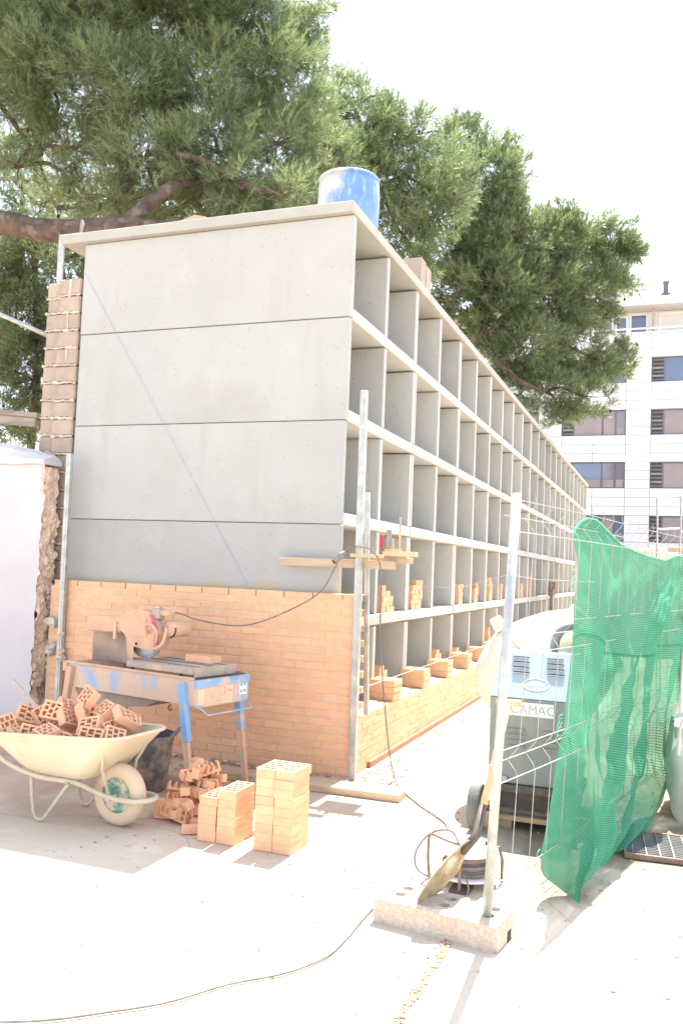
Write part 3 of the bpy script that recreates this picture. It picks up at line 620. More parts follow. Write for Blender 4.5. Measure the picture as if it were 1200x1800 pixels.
def pine(label, base, hub, clumps, seed, dens, nl, nw, r0, per=13, gaps=0.0, extra=None, cones=0):
    t = thing('pine_tree', label, 'tree', base, group='pines behind the niche block'); off = Vector(base); rg = random.Random(seed)
    g = G(); B, Hb = Vector(base), Vector(hub)
    pts = smooth_pts([B, B.lerp(Hb, 0.35) + Vector((rg.uniform(-.2, .2), rg.uniform(-.2, .2), 0)), B.lerp(Hb, 0.7) + Vector((rg.uniform(-.2, .2), .1, 0)), Hb], 5)
    g.tube(pts, [r0 * (1 - 0.5 * i / len(pts)) for i in range(len(pts))], 12)
    part(g, 'trunk', 'bark', t, base, smooth=True)
    lg = G(); tw = G()
    cs = sorted((Vector(q[:3]) for q in clumps), key=lambda q: (q - Hb).length)
    for i, (x, y, z, rad) in enumerate(clumps):
        c = Vector((x, y, z)); dh = (c - Hb).length; s = min([q for q in cs if (q - Hb).length < dh - 0.15] + [Hb], key=lambda q: (q - c).length); mid = s.lerp(c, 0.5) + Vector((rg.uniform(-.15, .15), rg.uniform(-.1, .3), rg.uniform(-.05, .25)))
        q = smooth_pts([s, mid, c], 5); lg.tube(q, [0.04 * (1 - 0.8 * k / len(q)) + 0.006 for k in range(len(q))], 6)
        for k in range(7):
            e = c + Vector((rg.uniform(-1, 1), rg.uniform(-1, 1), rg.uniform(-.7, .8))) * rad * 0.95
            tw.tube([c.lerp(mid, 0.3 * rg.random()), c.lerp(e, 0.5) + Vector((0, 0, rg.uniform(-.1, .1))), e], [0.016, 0.010, 0.004], 5)
    part(lg, 'limb', 'bark', t, base, smooth=True); part(tw, 'twigs', 'bark', t, base)['kind'] = 'stuff'
    if extra:
        for P, rads in extra: part(G().tube(P, rads, 12), 'branch', 'bark', t, base, smooth=True)
    V = needles(clumps, seed, dens, nl, nw, per, gaps) - np.array(base)
    link('crown', tri_mesh('crown', V, 'needles'), t)
    if cones:
        cg = G()
        for k in range(cones):
            x, y, z, rad = rg.choice(clumps); cg.blob((x + rg.uniform(-1, 1) * rad, y - rg.uniform(.2, 1) * rad, z + rg.uniform(-1, 1) * rad), 0.032, k, 1, (1, 1, 1.4), .15)
        part(cg, 'cone', 'darkcone', t, base)['kind'] = 'stuff'
    return t
CA = [(-8.84, 9.5, 9.28, 0.91), (-7.78, 9.8, 9.35, 0.98), (-6.91, 10.5, 9.62, 1.01), (-5.94, 11.0, 9.66, 0.93), (-5.42, 11.5, 9.7, 0.52), (-8.34, 9.6, 8.32, 0.89), (-7.07, 9.6, 8.02, 0.86), (-6.27, 10.2, 8.31, 0.88), (-5.6, 10.8, 8.61, 0.74), (-5.21, 11.5, 9.12, 0.43), (-8.04, 9.8, 7.45, 0.65), (-6.65, 9.6, 7.08, 0.73), (-5.74, 10.0, 7.15, 0.73), (-5.19, 10.6, 7.52, 0.68), (-8.27, 10.4, 7.06, 0.47), (-7.63, 10.8, 7.07, 0.52), (-6.27, 10.2, 6.7, 0.44), (-5.48, 10.4, 6.65, 0.47), (-4.98, 10.8, 6.85, 0.48), (-8.94, 10.0, 7.85, 0.51), (-9.46, 10.0, 8.99, 0.69), (-5.19, 11.8, 10.21, 0.35),
      (-9.0, 10.0, 10.6, 1.0), (-7.4, 10.4, 10.7, 1.1), (-6.0, 11.2, 10.9, 0.8), (-10.4, 10.2, 9.8, 0.9), (-9.2, 9.4, 8.2, 0.6), (-8.9, 9.6, 7.2, 0.4), (-7.4, 9.9, 6.6, 0.45), (-6.9, 10.0, 6.3, 0.4), (-5.9, 10.2, 6.1, 0.35), (-5.2, 10.4, 6.2, 0.4), (-4.7, 10.6, 6.4, 0.35), (-5.0, 10.9, 8.1, 0.5),
      (-7.4, 11.0, 7.05, 0.6), (-6.7, 11.2, 6.95, 0.6), (-6.0, 11.3, 6.9, 0.6), (-5.4, 11.4, 6.85, 0.6), (-4.9, 11.5, 6.9, 0.55), (-4.6, 11.6, 7.2, 0.5), (-8.3, 11.0, 7.1, 0.6), (-4.9, 11.6, 7.8, 0.55), (-9.3, 11.0, 7.2, 0.5), (-6.0, 9.3, 6.85, 0.42), (-5.2, 9.5, 6.45, 0.4), (-4.5, 9.8, 6.35, 0.38), (-6.9, 9.4, 6.75, 0.35)]
CB = [(-5.62, 13.0, 8.96, 0.87), (-4.99, 13.5, 9.11, 0.78), (-4.32, 14.0, 9.17, 0.75), (-5.28, 13.0, 8.22, 0.76), (-4.64, 13.5, 8.07, 0.87), (-3.98, 14.0, 8.21, 0.74), (-5.13, 13.5, 7.53, 0.58), (-4.36, 14.0, 7.34, 0.69), (-3.82, 14.5, 8.72, 0.61), (-3.89, 14.5, 7.79, 0.5), (-4.19, 14.2, 6.89, 0.35), (-4.65, 14.0, 9.52, 0.45), (-3.86, 15.0, 9.49, 0.42), (-5.2, 14.0, 9.97, 0.46), (-5.55, 13.5, 9.92, 0.45)]
CC = [(-4.63, 19.0, 11.69, 0.59), (-4.06, 19.5, 11.44, 0.73), (-3.44, 19.5, 10.95, 0.53), (-4.19, 19.0, 10.42, 0.91), (-4.68, 18.5, 8.81, 0.89), (-3.76, 19.0, 9.17, 1.03), (-3.02, 20.0, 9.34, 1.0), (-2.22, 21.0, 9.64, 0.96), (-1.39, 21.5, 9.74, 0.76), (-0.93, 21.5, 9.56, 0.34), (-4.52, 18.5, 7.76, 0.7), (-3.6, 19.0, 7.85, 1.02), (-2.6, 20.0, 8.09, 0.99), (-1.73, 21.0, 8.47, 0.75), (-1.24, 21.5, 8.88, 0.55), (-3.86, 18.5, 6.95, 0.56), (-3.06, 19.0, 6.65, 0.88), (-2.19, 20.0, 6.86, 0.78), (-1.46, 20.5, 6.55, 0.63), (-1.05, 21.0, 6.65, 0.4), (-2.61, 19.5, 5.72, 0.64), (-1.78, 20.0, 5.66, 0.58), (-2.28, 19.5, 5.19, 0.38), (-3.23, 19.0, 6.02, 0.5), (-3.62, 19.5, 10.3, 0.53), (-2.44, 20.5, 10.16, 0.47), (-0.99, 21.0, 7.05, 0.24), (-1.52, 21.0, 7.77, 0.38), (-3.84, 18.0, 7.8, 0.73)]
CD = [(-13.52, 15.0, 8.37, 0.63), (-12.49, 15.0, 8.02, 0.43), (-12.15, 15.0, 7.49, 0.39), (-13.59, 15.0, 7.21, 0.53), (-13.6, 15.0, 6.32, 0.5), (-12.89, 15.0, 6.28, 0.52), (-13.69, 15.0, 5.55, 0.53), (-12.98, 15.0, 5.4, 0.5), (-13.53, 15.0, 4.53, 0.5), (-12.91, 15.0, 4.52, 0.44), (-13.24, 14.0, 10.08, 0.54), (-12.72, 14.0, 9.15, 0.45), (-12.4, 14.5, 9.2, 0.39), (-13.93, 15.0, 7.89, 0.45), (-14.6, 15.5, 6.5, 0.7), (-14.8, 15.5, 8.0, 0.7)]
pine('big pine on the left whose thick bough runs over the roof slab', (-12.6, 10.8, 0), (-11.4, 10.6, 9.0), CA, 31, 34, 0.115, 0.0062, 0.42, per=22, cones=40,
     extra=[(smooth_pts([(-12.3, 10.4, 5.3), (-9.8, 9.2, 6.2), (-8.53, 9, 6.08), (-7.9, 9, 5.92), (-7.39, 9, 5.86), (-6.42, 9, 5.80), (-5.6, 9.1, 5.72), (-4.6, 9.4, 5.70), (-3.84, 9.8, 5.85)], 4), [0.17] * 4 + [0.165] * 6 + [0.155] * 6 + [0.14] * 5 + [0.11] * 4 + [0.08] * 4 + [0.06] * 4),
            (smooth_pts([(-6.55, 9, 5.80), (-6.2, 9.1, 6.15), (-6.02, 9.3, 6.42), (-5.98, 9.9, 6.75)], 4), [0.10] * 5 + [0.075] * 4 + [0.045] * 4)])
pine('middle pine with its rounded crown just behind the blue barrel', (-6.6, 14.0, 0), (-5.1, 13.8, 8.2), CB, 47, 24, 0.12, 0.0085, 0.3, per=20, cones=12)
pine('dark-hearted pine leaning out over the far niches before the white building', (-6.2, 19.2, 0), (-3.9, 19.3, 8.4), CC, 53, 24, 0.13, 0.011, 0.34, per=20, cones=30,
     extra=[(smooth_pts([(-4.6, 18.6, 7.0), (-3.9, 18.4, 6.75), (-3.5, 18.5, 7.1), (-3.2, 18.8, 7.6)], 4), [0.12] * 5 + [0.09] * 8), (smooth_pts([(-3.9, 18.4, 6.7), (-3.2, 18.4, 5.9), (-2.6, 18.9, 5.6)], 4), [0.06] * 5 + [0.04] * 4)])
pine('sparse pine far behind the scaffold with sky showing through', (-13.2, 15.4, 0), (-13.4, 15.2, 8.5), [(x, y, z, r * 1.3) for x, y, z, r in CD] + [(-12.2, 15.2, 6.6, 0.55), (-12.3, 15.2, 5.6, 0.55), (-12.9, 15.3, 7.2, 0.6), (-12.0, 15.3, 8.2, 0.5), (-11.6, 15.4, 7.0, 0.5), (-12.3, 15.3, 4.7, 0.5), (-13.2, 15.8, 8.9, 0.7), (-12.4, 15.8, 8.7, 0.6), (-13.0, 15.8, 6.7, 0.7), (-12.2, 15.9, 6.1, 0.6), (-13.3, 15.9, 5.0, 0.6), (-11.7, 15.9, 7.7, 0.5)], 61, 26, 0.13, 0.013, 0.12, gaps=0.08, cones=60)

# ------------------------------------------------------------------ white apartment building
AB = (-4.0, 50.0, 0)
ab = thing('apartment_building', 'white clad apartment building with dark ribbon windows behind the fence', 'building', AB)
BX0, BX1, FZ = -14.0, 8.6, [3.67, 6.64, 9.60, 12.55]
WINS = [(-1.02 + 4.78 * k, 2.46 + 4.78 * k) for k in (-2, -1, 0, 1)]
rg = random.Random(3)
part(G().box(BX0 + 0.05, BX1 - 0.05, 50.35, 60, 0, 15.35), 'core_wall', 'panelback', ab, AB)
def cladding(x0, x1, z0, z1):
    part(G().box(x0 + 0.008, x1 - 0.008, 50.0 + rg.uniform(0, .012), 50.34, z0 + 0.008, z1 - 0.008, 0.01), 'panel', 'panel', ab, AB)
bands = [(0.7, 3.67), (5.14, 6.64), (8.11, 9.60), (11.05, 12.55), (13.97, 15.30)]
for bi, (a, b) in enumerate(bands):
    n = 3
    for r_ in range(n):
        x = BX0 + (0.8 if r_ % 2 else 0)
        cuts = sorted(set([BX0] + [round(e, 3) for w in WINS for e in (w[0], w[0] + 1.74, w[1])] + [BX1]))
        for c0, c1 in zip(cuts, cuts[1:]): cladding(c0, c1, a + (b - a) * r_ / n, a + (b - a) * (r_ + 1) / n)
for (z0, z1) in ((3.67, 5.14), (6.64, 8.11), (9.60, 11.05), (12.55, 13.97)):
    edges = [BX0] + [e for w in WINS for e in w] + [BX1]
    for i in range(0, len(edges), 2):
        for r_ in range(3): cladding(edges[i], edges[i + 1], z0 + (z1 - z0) * r_ / 3, z0 + (z1 - z0) * (r_ + 1) / 3)
    for wi, (x0, x1) in enumerate(WINS):
        g = G().box(x0, x1, 50.16, 50.22, z0, z0 + 0.06).box(x0, x1, 50.16, 50.22, z1 - 0.06, z1).box(x0, x0 + 0.06, 50.16, 50.22, z0 + .06, z1 - .06).box(x1 - 0.06, x1, 50.16, 50.22, z0 + .06, z1 - .06)
        ms = (0.62, 1.9, 2.75) if wi % 2 == 0 else (0.62, 2.2, 2.9)
        for mx in ms[:2 + (wi % 2)]: g.box(x0 + mx, x0 + mx + 0.07, 50.16, 50.22, z0 + .06, z1 - .06)
        w = part(g, 'window', 'frame', ab, AB)
        xs = [x0 + 0.06] + [x0 + m for m in ms[:2 + (wi % 2)]] + [x1 - 0.06]
        for q, (p0, p1) in enumerate(zip(xs, xs[1:])):
            p0 = p0 + (0.07 if q else 0)
            if q == 0:
                for k in range(6): part(G().box(p0, p1, 50.17, 50.21, z0 + 0.10 + k * 0.225, z0 + 0.20 + k * 0.225), 'louvre', 'blind' if k in (1, 3) else 'frame', w, AB)
                part(G().box(p0, p1, 50.212, 50.22, z0 + .06, z1 - .06), 'pane', 'interior', w, AB)
            else:
                sel = rg.random()
                part(G().box(p0, p1, 50.185, 50.20, z0 + .06, z1 - .06), 'pane', 'glassblue' if (z0 > 12 or sel < .3) else 'glass', w, AB)
                if z0 < 12: part(G().box(p0 + .03, p1 - .03, 50.175, 50.184, z0 + .07, z0 + rg.choice((0.5, 1.2, 1.36, 1.36))), 'blind', 'blind', w, AB)
        part(G().box(x0 - 0.03, x1 + 0.03, 49.96, 50.15, z0 - 0.03, z0 - 0.002), 'window_sill', 'panel', ab, AB)
        part(G().box(x0, x1, 50.22, 50.34, z0 + .01, z1 - .01), 'room_shade', 'interior', ab, AB)
part(G().box(BX0, BX1, 49.97, 50.4, 15.31, 15.40, 0.02), 'parapet_cap', 'panel', ab, AB)
rl = part(G().tube([(BX0, 50.1, 15.62), (BX1, 50.1, 15.62)], 0.05, 8), 'terrace_rail', 'white', ab, AB)
for k in range(14): part(G().box(BX0 + 0.5 + k * 1.6, BX0 + 0.6 + k * 1.6, 50.05, 50.15, 15.40, 15.60), 'rail_post', 'white', ab, AB)
part(G().box(BX0, BX1, 52.0, 60, 15.3, 17.1), 'penthouse_wall', 'creamwall', ab, AB)
for x0, x1, z0, z1, m in ((-4.3, -3.3, 15.6, 16.9, 'glass'), (-3.0, -2.5, 15.6, 16.8, 'glassblue'), (-2.2, -1.4, 15.6, 16.9, 'glassblue'), (-0.6, 1.0, 15.6, 16.9, 'creamwall'), (1.4, 3.4, 15.6, 16.95, 'blind')):
    w = part(G().box(x0 - .09, x1 + .09, 51.95, 51.998, z0, z1 + .09), 'window', 'white', ab, AB); part(G().box(x0, x1, 51.93, 51.948, z0, z1), 'pane', m, w, AB)
part(G().box(BX0, BX1, 50.6, 60, 17.12, 17.62, 0.03), 'roof', 'creamwall', ab, AB)
part(G().tube([(-1.0, 51.3, 15.4), (-1.0, 51.3, 17.1)], 0.06, 8), 'downpipe', 'timber', ab, AB)
for z in (17.95, 18.25, 18.6): part(G().tube([(BX0, 51, z), (BX1, 51, z)], 0.035, 6), 'roof_rail', 'white', ab, AB)
for k in range(9): part(G().tube([(BX0 + 1.2 + k * 2.6, 51, 17.6), (BX0 + 1.2 + k * 2.6, 51, 18.65)], 0.03, 6), 'rail_post', 'white', ab, AB)
vp = part(G().lathe([(0.30, 17.62), (0.26, 17.74), (0.13, 17.78), (0.13, 18.30), (0.17, 18.32), (0.17, 18.42), (0.0, 18.44)], 14, M=T(-0.35, 50.85, 0)), 'vent_pipe', 'frame', ab, AB)
part(G().box(-6, 7, 54, 59, 17.6, 19.9, 0.02), 'roof_room', 'panel', ab, AB)
part(G().lathe([(0.0, 0.0), (0.22, 0.03), (0.42, 0.12), (0.44, 0.12), (0.22, 0.01), (0.0, -0.03)], 20, M=T(1.35, 52, 19.5) @ RX(-1.2)), 'satellite_dish', 'panel', ab, AB)

# garden wall and scaffold frame before the building
gw = thing('boundary_wall', 'low pale boundary wall with brown broken coping beyond the green net', 'wall', (0, 20.5, 0))
G().box(-2.0, 16, 0, 0.25, 0, 2.22).make('render', 'creamwall', gw)
rg = random.Random(8); x = -2.0
while x < 15.5:
    w_ = rg.uniform(0.35, 0.6); G().box(x, x + w_ - 0.01, -0.05, 0.30, 2.222, 2.32 + rg.uniform(-.03, .05), 0.01).make('coping_stone', 'timber' if rg.random() < .3 else 'creamwall', gw); x += w_
sf = thing('scaffold_tower', 'thin grey scaffold frame standing above the net at the right edge', 'scaffold', (0, 12, 0))
for x, y in ((-0.145, 0), (0.145, 0.0), (-0.1, 0.7), (0.20, 0.7)):
    ht = 2.69 if y == 0 or x > 0 else 1.9
    G().tube([(x * 0.8 + (0.02 if x > 0 else 0.0), y, 0), (x, y, ht)], 0.013, 8).make('standard', 'galv', sf)
for z in (2.69, 2.27, 1.95, 1.2, 0.5):
    G().tube([(-0.145, 0, z), (0.145, 0, z + 0.02)], 0.012, 8).make('ledger', 'galv', sf)
    if z < 2.6: G().tube([(0.145, 0, z), (0.20, 0.7, z)], 0.012, 8).make('transom', 'galv', sf)
G().tube([(-0.12, 0.0, 1.25), (0.14, 0.0, 1.92)], 0.010, 8).make('brace', 'galv', sf)
G().tube([(0.145, 0, 2.69), (0.20, 0.7, 2.69)], 0.012, 8).make('transom', 'galv', sf)
rp_ = thing('clay_post', 'reddish clay block post at the right edge beyond the scaffold frame', 'post', (0.36, 14.0, 0))
for k in range(12): G().box(-0.14, 0.14, -0.14, 0.14, k * 0.232, k * 0.232 + 0.222, 0.01).make('block', 'block', rp_)
G().box(-0.13, 0.13, -0.13, 0.13, 0, 12 * 0.232 - 0.02).make('mortar', 'mortar', rp_)
# ------------------------------------------------------------------ things on the roof
br = thing('barrel', 'blue plastic barrel smeared with cement standing on the roof slab corner', 'barrel', (-2.74, 7.08, 4.597))
G().lathe([(0.0, 0.0), (0.262, 0.0), (0.272, 0.02), (0.278, 0.2), (0.276, 0.38), (0.268, 0.482), (0.257, 0.482), (0.262, 0.38), (0.262, 0.05), (0.0, 0.04)], 40).make('body', 'barrel', br, smooth=True)
G().lathe([(0.266, 0.470), (0.274, 0.474), (0.276, 0.488), (0.268, 0.496), (0.257, 0.490)], 40).make('rim', 'barrel', br, smooth=True)
wd = G().prism([(-0.15, 0), (0.16, 0), (0.13, 0.035), (0.02, 0.062), (-0.11, 0.03)], 0, 0.22).make('timber_offcut', 'timber', loc=(-3.97, 6.46, 4.597))
tag(wd, 'small pale timber offcut lying on the front edge of the roof slab', 'timber offcut')
for k, (y, lab) in enumerate(((8.98, 'tan hollow clay block on the roof edge, the nearer of two'), (9.2, 'tan hollow clay block on the roof edge, the farther of two'))):
    o = thing('clay_block', lab, 'clay block', (-2.68, y, 4.598), group='clay blocks on the roof')
    g = G()
    for x0, x1 in ((-.12, -.105), (-.01, .01), (.105, .12)): g.box(x0, x1, -0.095, 0.095, 0, 0.42 - 0.02 * k)
    for y0, y1 in ((-.098, -.085), (-.007, .007), (.085, .098)): g.box(-0.119, 0.119, y0, y1, 0.001, 0.419 - 0.02 * k)
    g.make('shell', 'block', o)

# ------------------------------------------------------------------ batten, clamp and plug at the corner
tb = G().box(-2.93, -1.955, 6.338, 6.385, 1.605, 1.672, 0.003).make('timber_batten', 'timber'); tag(tb, 'long timber batten held across the end wall behind the steel profile', 'batten')
sb = G().box(-2.27, -2.02, 6.20, 6.27, 1.690, 1.715, 0.002).make('short_board', 'timber_pale'); tag(sb, 'short pale board across the steel profile under the cable loop', 'board')
s2 = G().box(-2.06, -1.80, 6.36, 6.44, 1.708, 1.745, 0.003).make('short_board', 'timber_pale'); tag(s2, 'short orange board end sticking out right beside the clamp', 'board')
s3 = G().box(-2.15, -1.88, 6.40, 6.60, 1.655, 1.70, 0.003).make('short_board', 'timber'); tag(s3, 'short board lying crosswise under the clamp behind the batten', 'board')
cl = thing('bar_clamp', 'red and grey bar clamp gripping the boards at the corner', 'clamp', (-2.06, 6.42, 1.745))
G().box(-0.012, 0.012, -0.02, 0.02, 0.03, 0.13, 0.004, M=T(-0.03, 0, 0)).make('red_pad', 'red', cl)
G().box(-0.018, 0.018, -0.018, 0.018, 0.02, 0.17, 0.006, M=T(0.025, 0, 0)).make('body', 'plug', cl)
G().box(-0.01, 0.01, -0.006, 0.006, 0, 0.10, M=T(0.06, 0, 0)).make('jaw', 'timber', cl)
G().box(-0.007, 0.007, -0.005, 0.005, 0, 0.27, M=T(0.115, 0.0, 0)).make('bar', 'timber', cl)
G().box(0.0, 0.13, -0.01, 0.012, -0.001, 0.02).make('foot_bar', 'timber_pale', cl)
bs = G().tube([(-5.085, 6.462, 4.232), (-3.251, 6.462, 1.418)], 0.0011, 5).make('blue_line', 'bluestring'); tag(bs, 'thin blue line stretched diagonally down the concrete end panels', 'string')
ws = G().tube([(-2.262, 6.45, 0.655), (-2.255, 14, 0.66), (-2.25, 22, 0.655), (-2.25, 28.2, 0.65)], 0.0018, 5).make('white_line', 'whitestring'); tag(ws, 'white mason line stretched above the brick piers', 'string')
pc = thing('rusty_prop', 'rusty clamp-headed prop standing before the far niches', 'prop', (-2.18, 17.8, 0))
G().tube([(0, 0, 0), (0, 0, 1.45)], 0.028, 10).make('shaft', 'rust', pc)
for q in (-1, 1): G().lathe([(0.0, -0.03), (0.075, -0.03), (0.075, 0.03), (0.0, 0.03)], 14, M=T(0.02 * q, 0.16 * q, 1.42) @ RY(PI / 2)).make('wheel', 'rust', pc)
G().box(-0.05, 0.05, -0.2, 0.2, 1.22, 1.36, 0.01).make('head', 'rust', pc)
G().box(-0.08, 0.08, -0.08, 0.08, 0, 0.012).make('foot', 'rust', pc)

# cables
c1 = smooth_pts([(-3.45, 5.66, 1.218), (-3.40, 5.70, 1.205), (-3.321, 5.8, 1.164), (-3.084, 6.0, 1.126), (-2.844, 6.1, 1.201), (-2.534, 6.22, 1.389), (-2.42, 6.27, 1.593), (-2.39, 6.27, 1.66)], 6)
tag(G().tube(c1, 0.006, 6).make('cable', 'cable', smooth=True), 'dark cable sagging from the saw up to the corner plug', 'cable')
pl = thing('plug_coupling', 'grey cable coupling hanging by the steel profile', 'plug', (-2.375, 6.265, 1.69))
M = frame_to((0.05, 0, 0.045), (0, 1, 0))
G().lathe([(0.0, -0.055), (0.022, -0.055), (0.024, -0.02), (0.024, 0.0), (0.029, 0.002), (0.029, 0.022), (0.02, 0.03), (0.012, 0.055), (0.0, 0.055)], 14, M=M).make('body', 'plug', pl, smooth=True)
G().lathe([(0.0, -0.07), (0.017, -0.07), (0.019, -0.055), (0.0, -0.0545)], 12, M=M).make('socket', 'dark', pl)
c2 = smooth_pts([(-2.34, 6.265, 1.725), (-2.27, 6.20, 1.76), (-2.18, 6.18, 1.768), (-2.088, 6.2, 1.735), (-2.02, 6.2, 1.61), (-2.01, 6.2, 1.28), (-2.0, 6.22, 0.97), (-1.96, 6.25, 0.55), (-1.93, 6.32, 0.2), (-1.89, 6.36, 0.02), (-1.751, 6.113, 0.009), (-1.541, 5.811, 0.009), (-1.37, 5.604, 0.009), (-1.275, 5.447, 0.009), (-1.2, 5.15, 0.009), (-1.12, 4.82, 0.012), (-1.03, 4.68, 0.05)], 6)
tag(G().tube(c2, 0.006, 6).make('cable', 'cable', smooth=True), 'thin cable looping over the profile and running down across the yard to the reel', 'cable')
c3 = smooth_pts([(-1.15, 4.35, 0.01), (-1.24, 4.15, 0.009), (-1.276, 3.949, 0.009), (-1.272, 3.613, 0.009), (-1.29, 3.405, 0.009), (-1.38, 3.213, 0.009), (-1.536, 3.037, 0.009), (-1.661, 2.836, 0.009), (-1.804, 2.693, 0.009), (-2.024, 2.514, 0.009), (-2.4, 2.35, 0.009)], 6)
tag(G().tube(c3, 0.0046, 6).make('cable', 'cable', smooth=True), 'grey cable lying in a curve across the bright concrete foreground', 'cable')

# ------------------------------------------------------------------ planks on the ground before the end wall
p1 = G().box(-0.76, 0.76, -0.10, 0.10, 0.0, 0.05, 0.004).make('plank', 'timber', M=T(-2.47, 5.93, 0.002) @ RZ(0.02)); tag(p1, 'long timber plank lying on the ground below the brick wall', 'plank')
p2 = G().box(-0.30, 0.30, -0.06, 0.06, 0.0, 0.03, 0.003).make('plank', 'timber', M=T(-3.95, 5.55, 0.002) @ RZ(0.2)); tag(p2, 'short dusty plank on the ground behind the wheelbarrow', 'plank')

# ------------------------------------------------------------------ brick stacks
rg = random.Random(15)
def stack(x0, y0, cols, name):
    for ci, n in enumerate(cols):
        jx = jy = 0
        for k in range(n):
            if rg.random() < 0.4: jx, jy = rg.uniform(-.005, .005), rg.uniform(-.009, .006)
            loose(ME_PERF if k >= n - 1 else ME_BRICK, T(x0 + BW / 2 + ci * (BW + 0.003) + jx, y0 + BL / 2 + jy, 0.027 + k * 0.0502) @ RZ(PI / 2 + rg.uniform(-.012, .012)),
                  f'yellow-orange brick, {ORD[k + 1]} layer up, {("left", "right")[ci]} column of the {name}', f'bricks of the {name}')
stack(-2.157, 4.50, (9, 9), 'tall brick stack'); stack(-2.512, 4.50, (5, 6), 'short brick stack')

# ------------------------------------------------------------------ wheelbarrow
WB = T(-3.075, 4.53, 0) @ RZ(-0.09)
wb = link('wheelbarrow', None, None, WB); tag(wb, 'cement-caked cream wheelbarrow heaped with bricks', 'wheelbarrow', kind='thing')
def tray_ring(x0, x1, hw0, hw1, z0, z1, n=10, rr=0.09):
    """rounded rectangle, wider at the back or the front, returned as points"""
    pts = []
    for cx, cy, a0, hw in ((x1 - rr, 1, 0, hw1), (x0 + rr, 1, PI / 2, hw0), (x0 + rr, -1, PI, hw0), (x1 - rr, -1, 3 * PI / 2, hw1)):
        for k in range(n):
            a = a0 + PI / 2 * k / (n - 1); pts.append((cx + rr * math.cos(a), cy * (hw - rr) + rr * math.sin(a), z0 + (z1 - z0) * ((cx + rr * math.cos(a)) - x0) / (x1 - x0)))
    return pts
rings = [tray_ring(-0.50, -0.16, 0.16, 0.15, 0.275, 0.275, rr=0.07), tray_ring(-0.58, -0.12, 0.20, 0.19, 0.285, 0.285, rr=0.09), tray_ring(-0.66, -0.06, 0.24, 0.22, 0.33, 0.34, rr=0.11),
         tray_ring(-0.80, 0.06, 0.285, 0.255, 0.43, 0.46, rr=0.13), tray_ring(-0.88, 0.165, 0.305, 0.275, 0.497, 0.565, rr=0.14)]
inn = [[(x * 0.985 - 0.003, y * 0.975, z + 0.006) for x, y, z in r_] for r_ in rings]
g = G(); n = len(rings[0])
for R_, fl in ((rings, 0), (inn, 1)):
    vs = [p for r_ in R_ for p in r_]; fs = []
    for j in range(len(R_) - 1):
        for k in range(n):
            q = (j * n + k, j * n + (k + 1) % n, (j + 1) * n + (k + 1) % n, (j + 1) * n + k); fs.append(q[::-1] if fl else q)
    fs.append(tuple(range(n))[::-1] if not fl else tuple(range(n))); g.add(vs, fs)
g.make('tray', 'cream', wb, smooth=True)
G().tube(rings[-1], 0.011, 8, closed=True).make('rolled_rim', 'cream', wb, smooth=True)
fp = []
for s in (-1, 1):
    fp.append([(-1.25, s * 0.30, 0.72), (-1.0, s * 0.29, 0.56), (-0.82, s * 0.26, 0.41), (-0.68, s * 0.23, 0.315), (-0.45, s * 0.20, 0.262), (-0.22, s * 0.16, 0.255), (-0.08, s * 0.115, 0.205), (0.03, s * 0.105, 0.185), (0.17, s * 0.10, 0.183), (0.225, s * 0.06, 0.185)])
path = smooth_pts(fp[0] + [(0.245, 0, 0.186)] + fp[1][::-1], 5)
G().tube(path, 0.0155, 10).make('frame_tube', 'tube', wb, smooth=True)
for s in (-1, 1):
    G().tube(smooth_pts([(-0.52, s * 0.205, 0.262), (-0.50, s * 0.20, 0.10), (-0.475, s * 0.20, 0.025), (-0.44, s * 0.20, 0.013), (-0.40, s * 0.20, 0.03), (-0.33, s * 0.20, 0.12), (-0.24, s * 0.185, 0.25)], 4), 0.0115, 8).make('leg', 'tube', wb, smooth=True)
    G().tube([(0.0, s * 0.10, 0.19), (-0.015, s * 0.155, 0.36), (0.02, s * 0.20, 0.455)], 0.0105, 8).make('strut', 'tube', wb, smooth=True)
    G().lathe([(0.0, -0.012), (0.02, -0.012), (0.02, 0.012), (0.0, 0.012)], 10, M=T(0, s * 0.105, 0.182) @ RX(PI / 2)).make('axle_bolt', 'tube', wb)
wh = G().lathe([(0.105, -0.036), (0.125, -0.046), (0.155, -0.046), (0.176, -0.030), (0.184, -0.010), (0.184, 0.010), (0.176, 0.030), (0.155, 0.046), (0.125, 0.046), (0.105, 0.036)], 40, M=T(0, 0, 0.184) @ RX(PI / 2)).make('wheel', 'rubbercream', wb, smooth=True)
G().lathe([(0.0, -0.034), (0.03, -0.036), (0.035, -0.014), (0.085, -0.020), (0.108, -0.036), (0.108, 0.036), (0.085, 0.020), (0.035, 0.014), (0.03, 0.036), (0.0, 0.034)], 32, M=T(0, 0, 0.184) @ RX(PI / 2)).make('hub', 'green', wh, smooth=True)
G().tube([(0, -0.11, 0.184), (0, 0.11, 0.184)], 0.011, 8).make('axle', 'tube', wh)
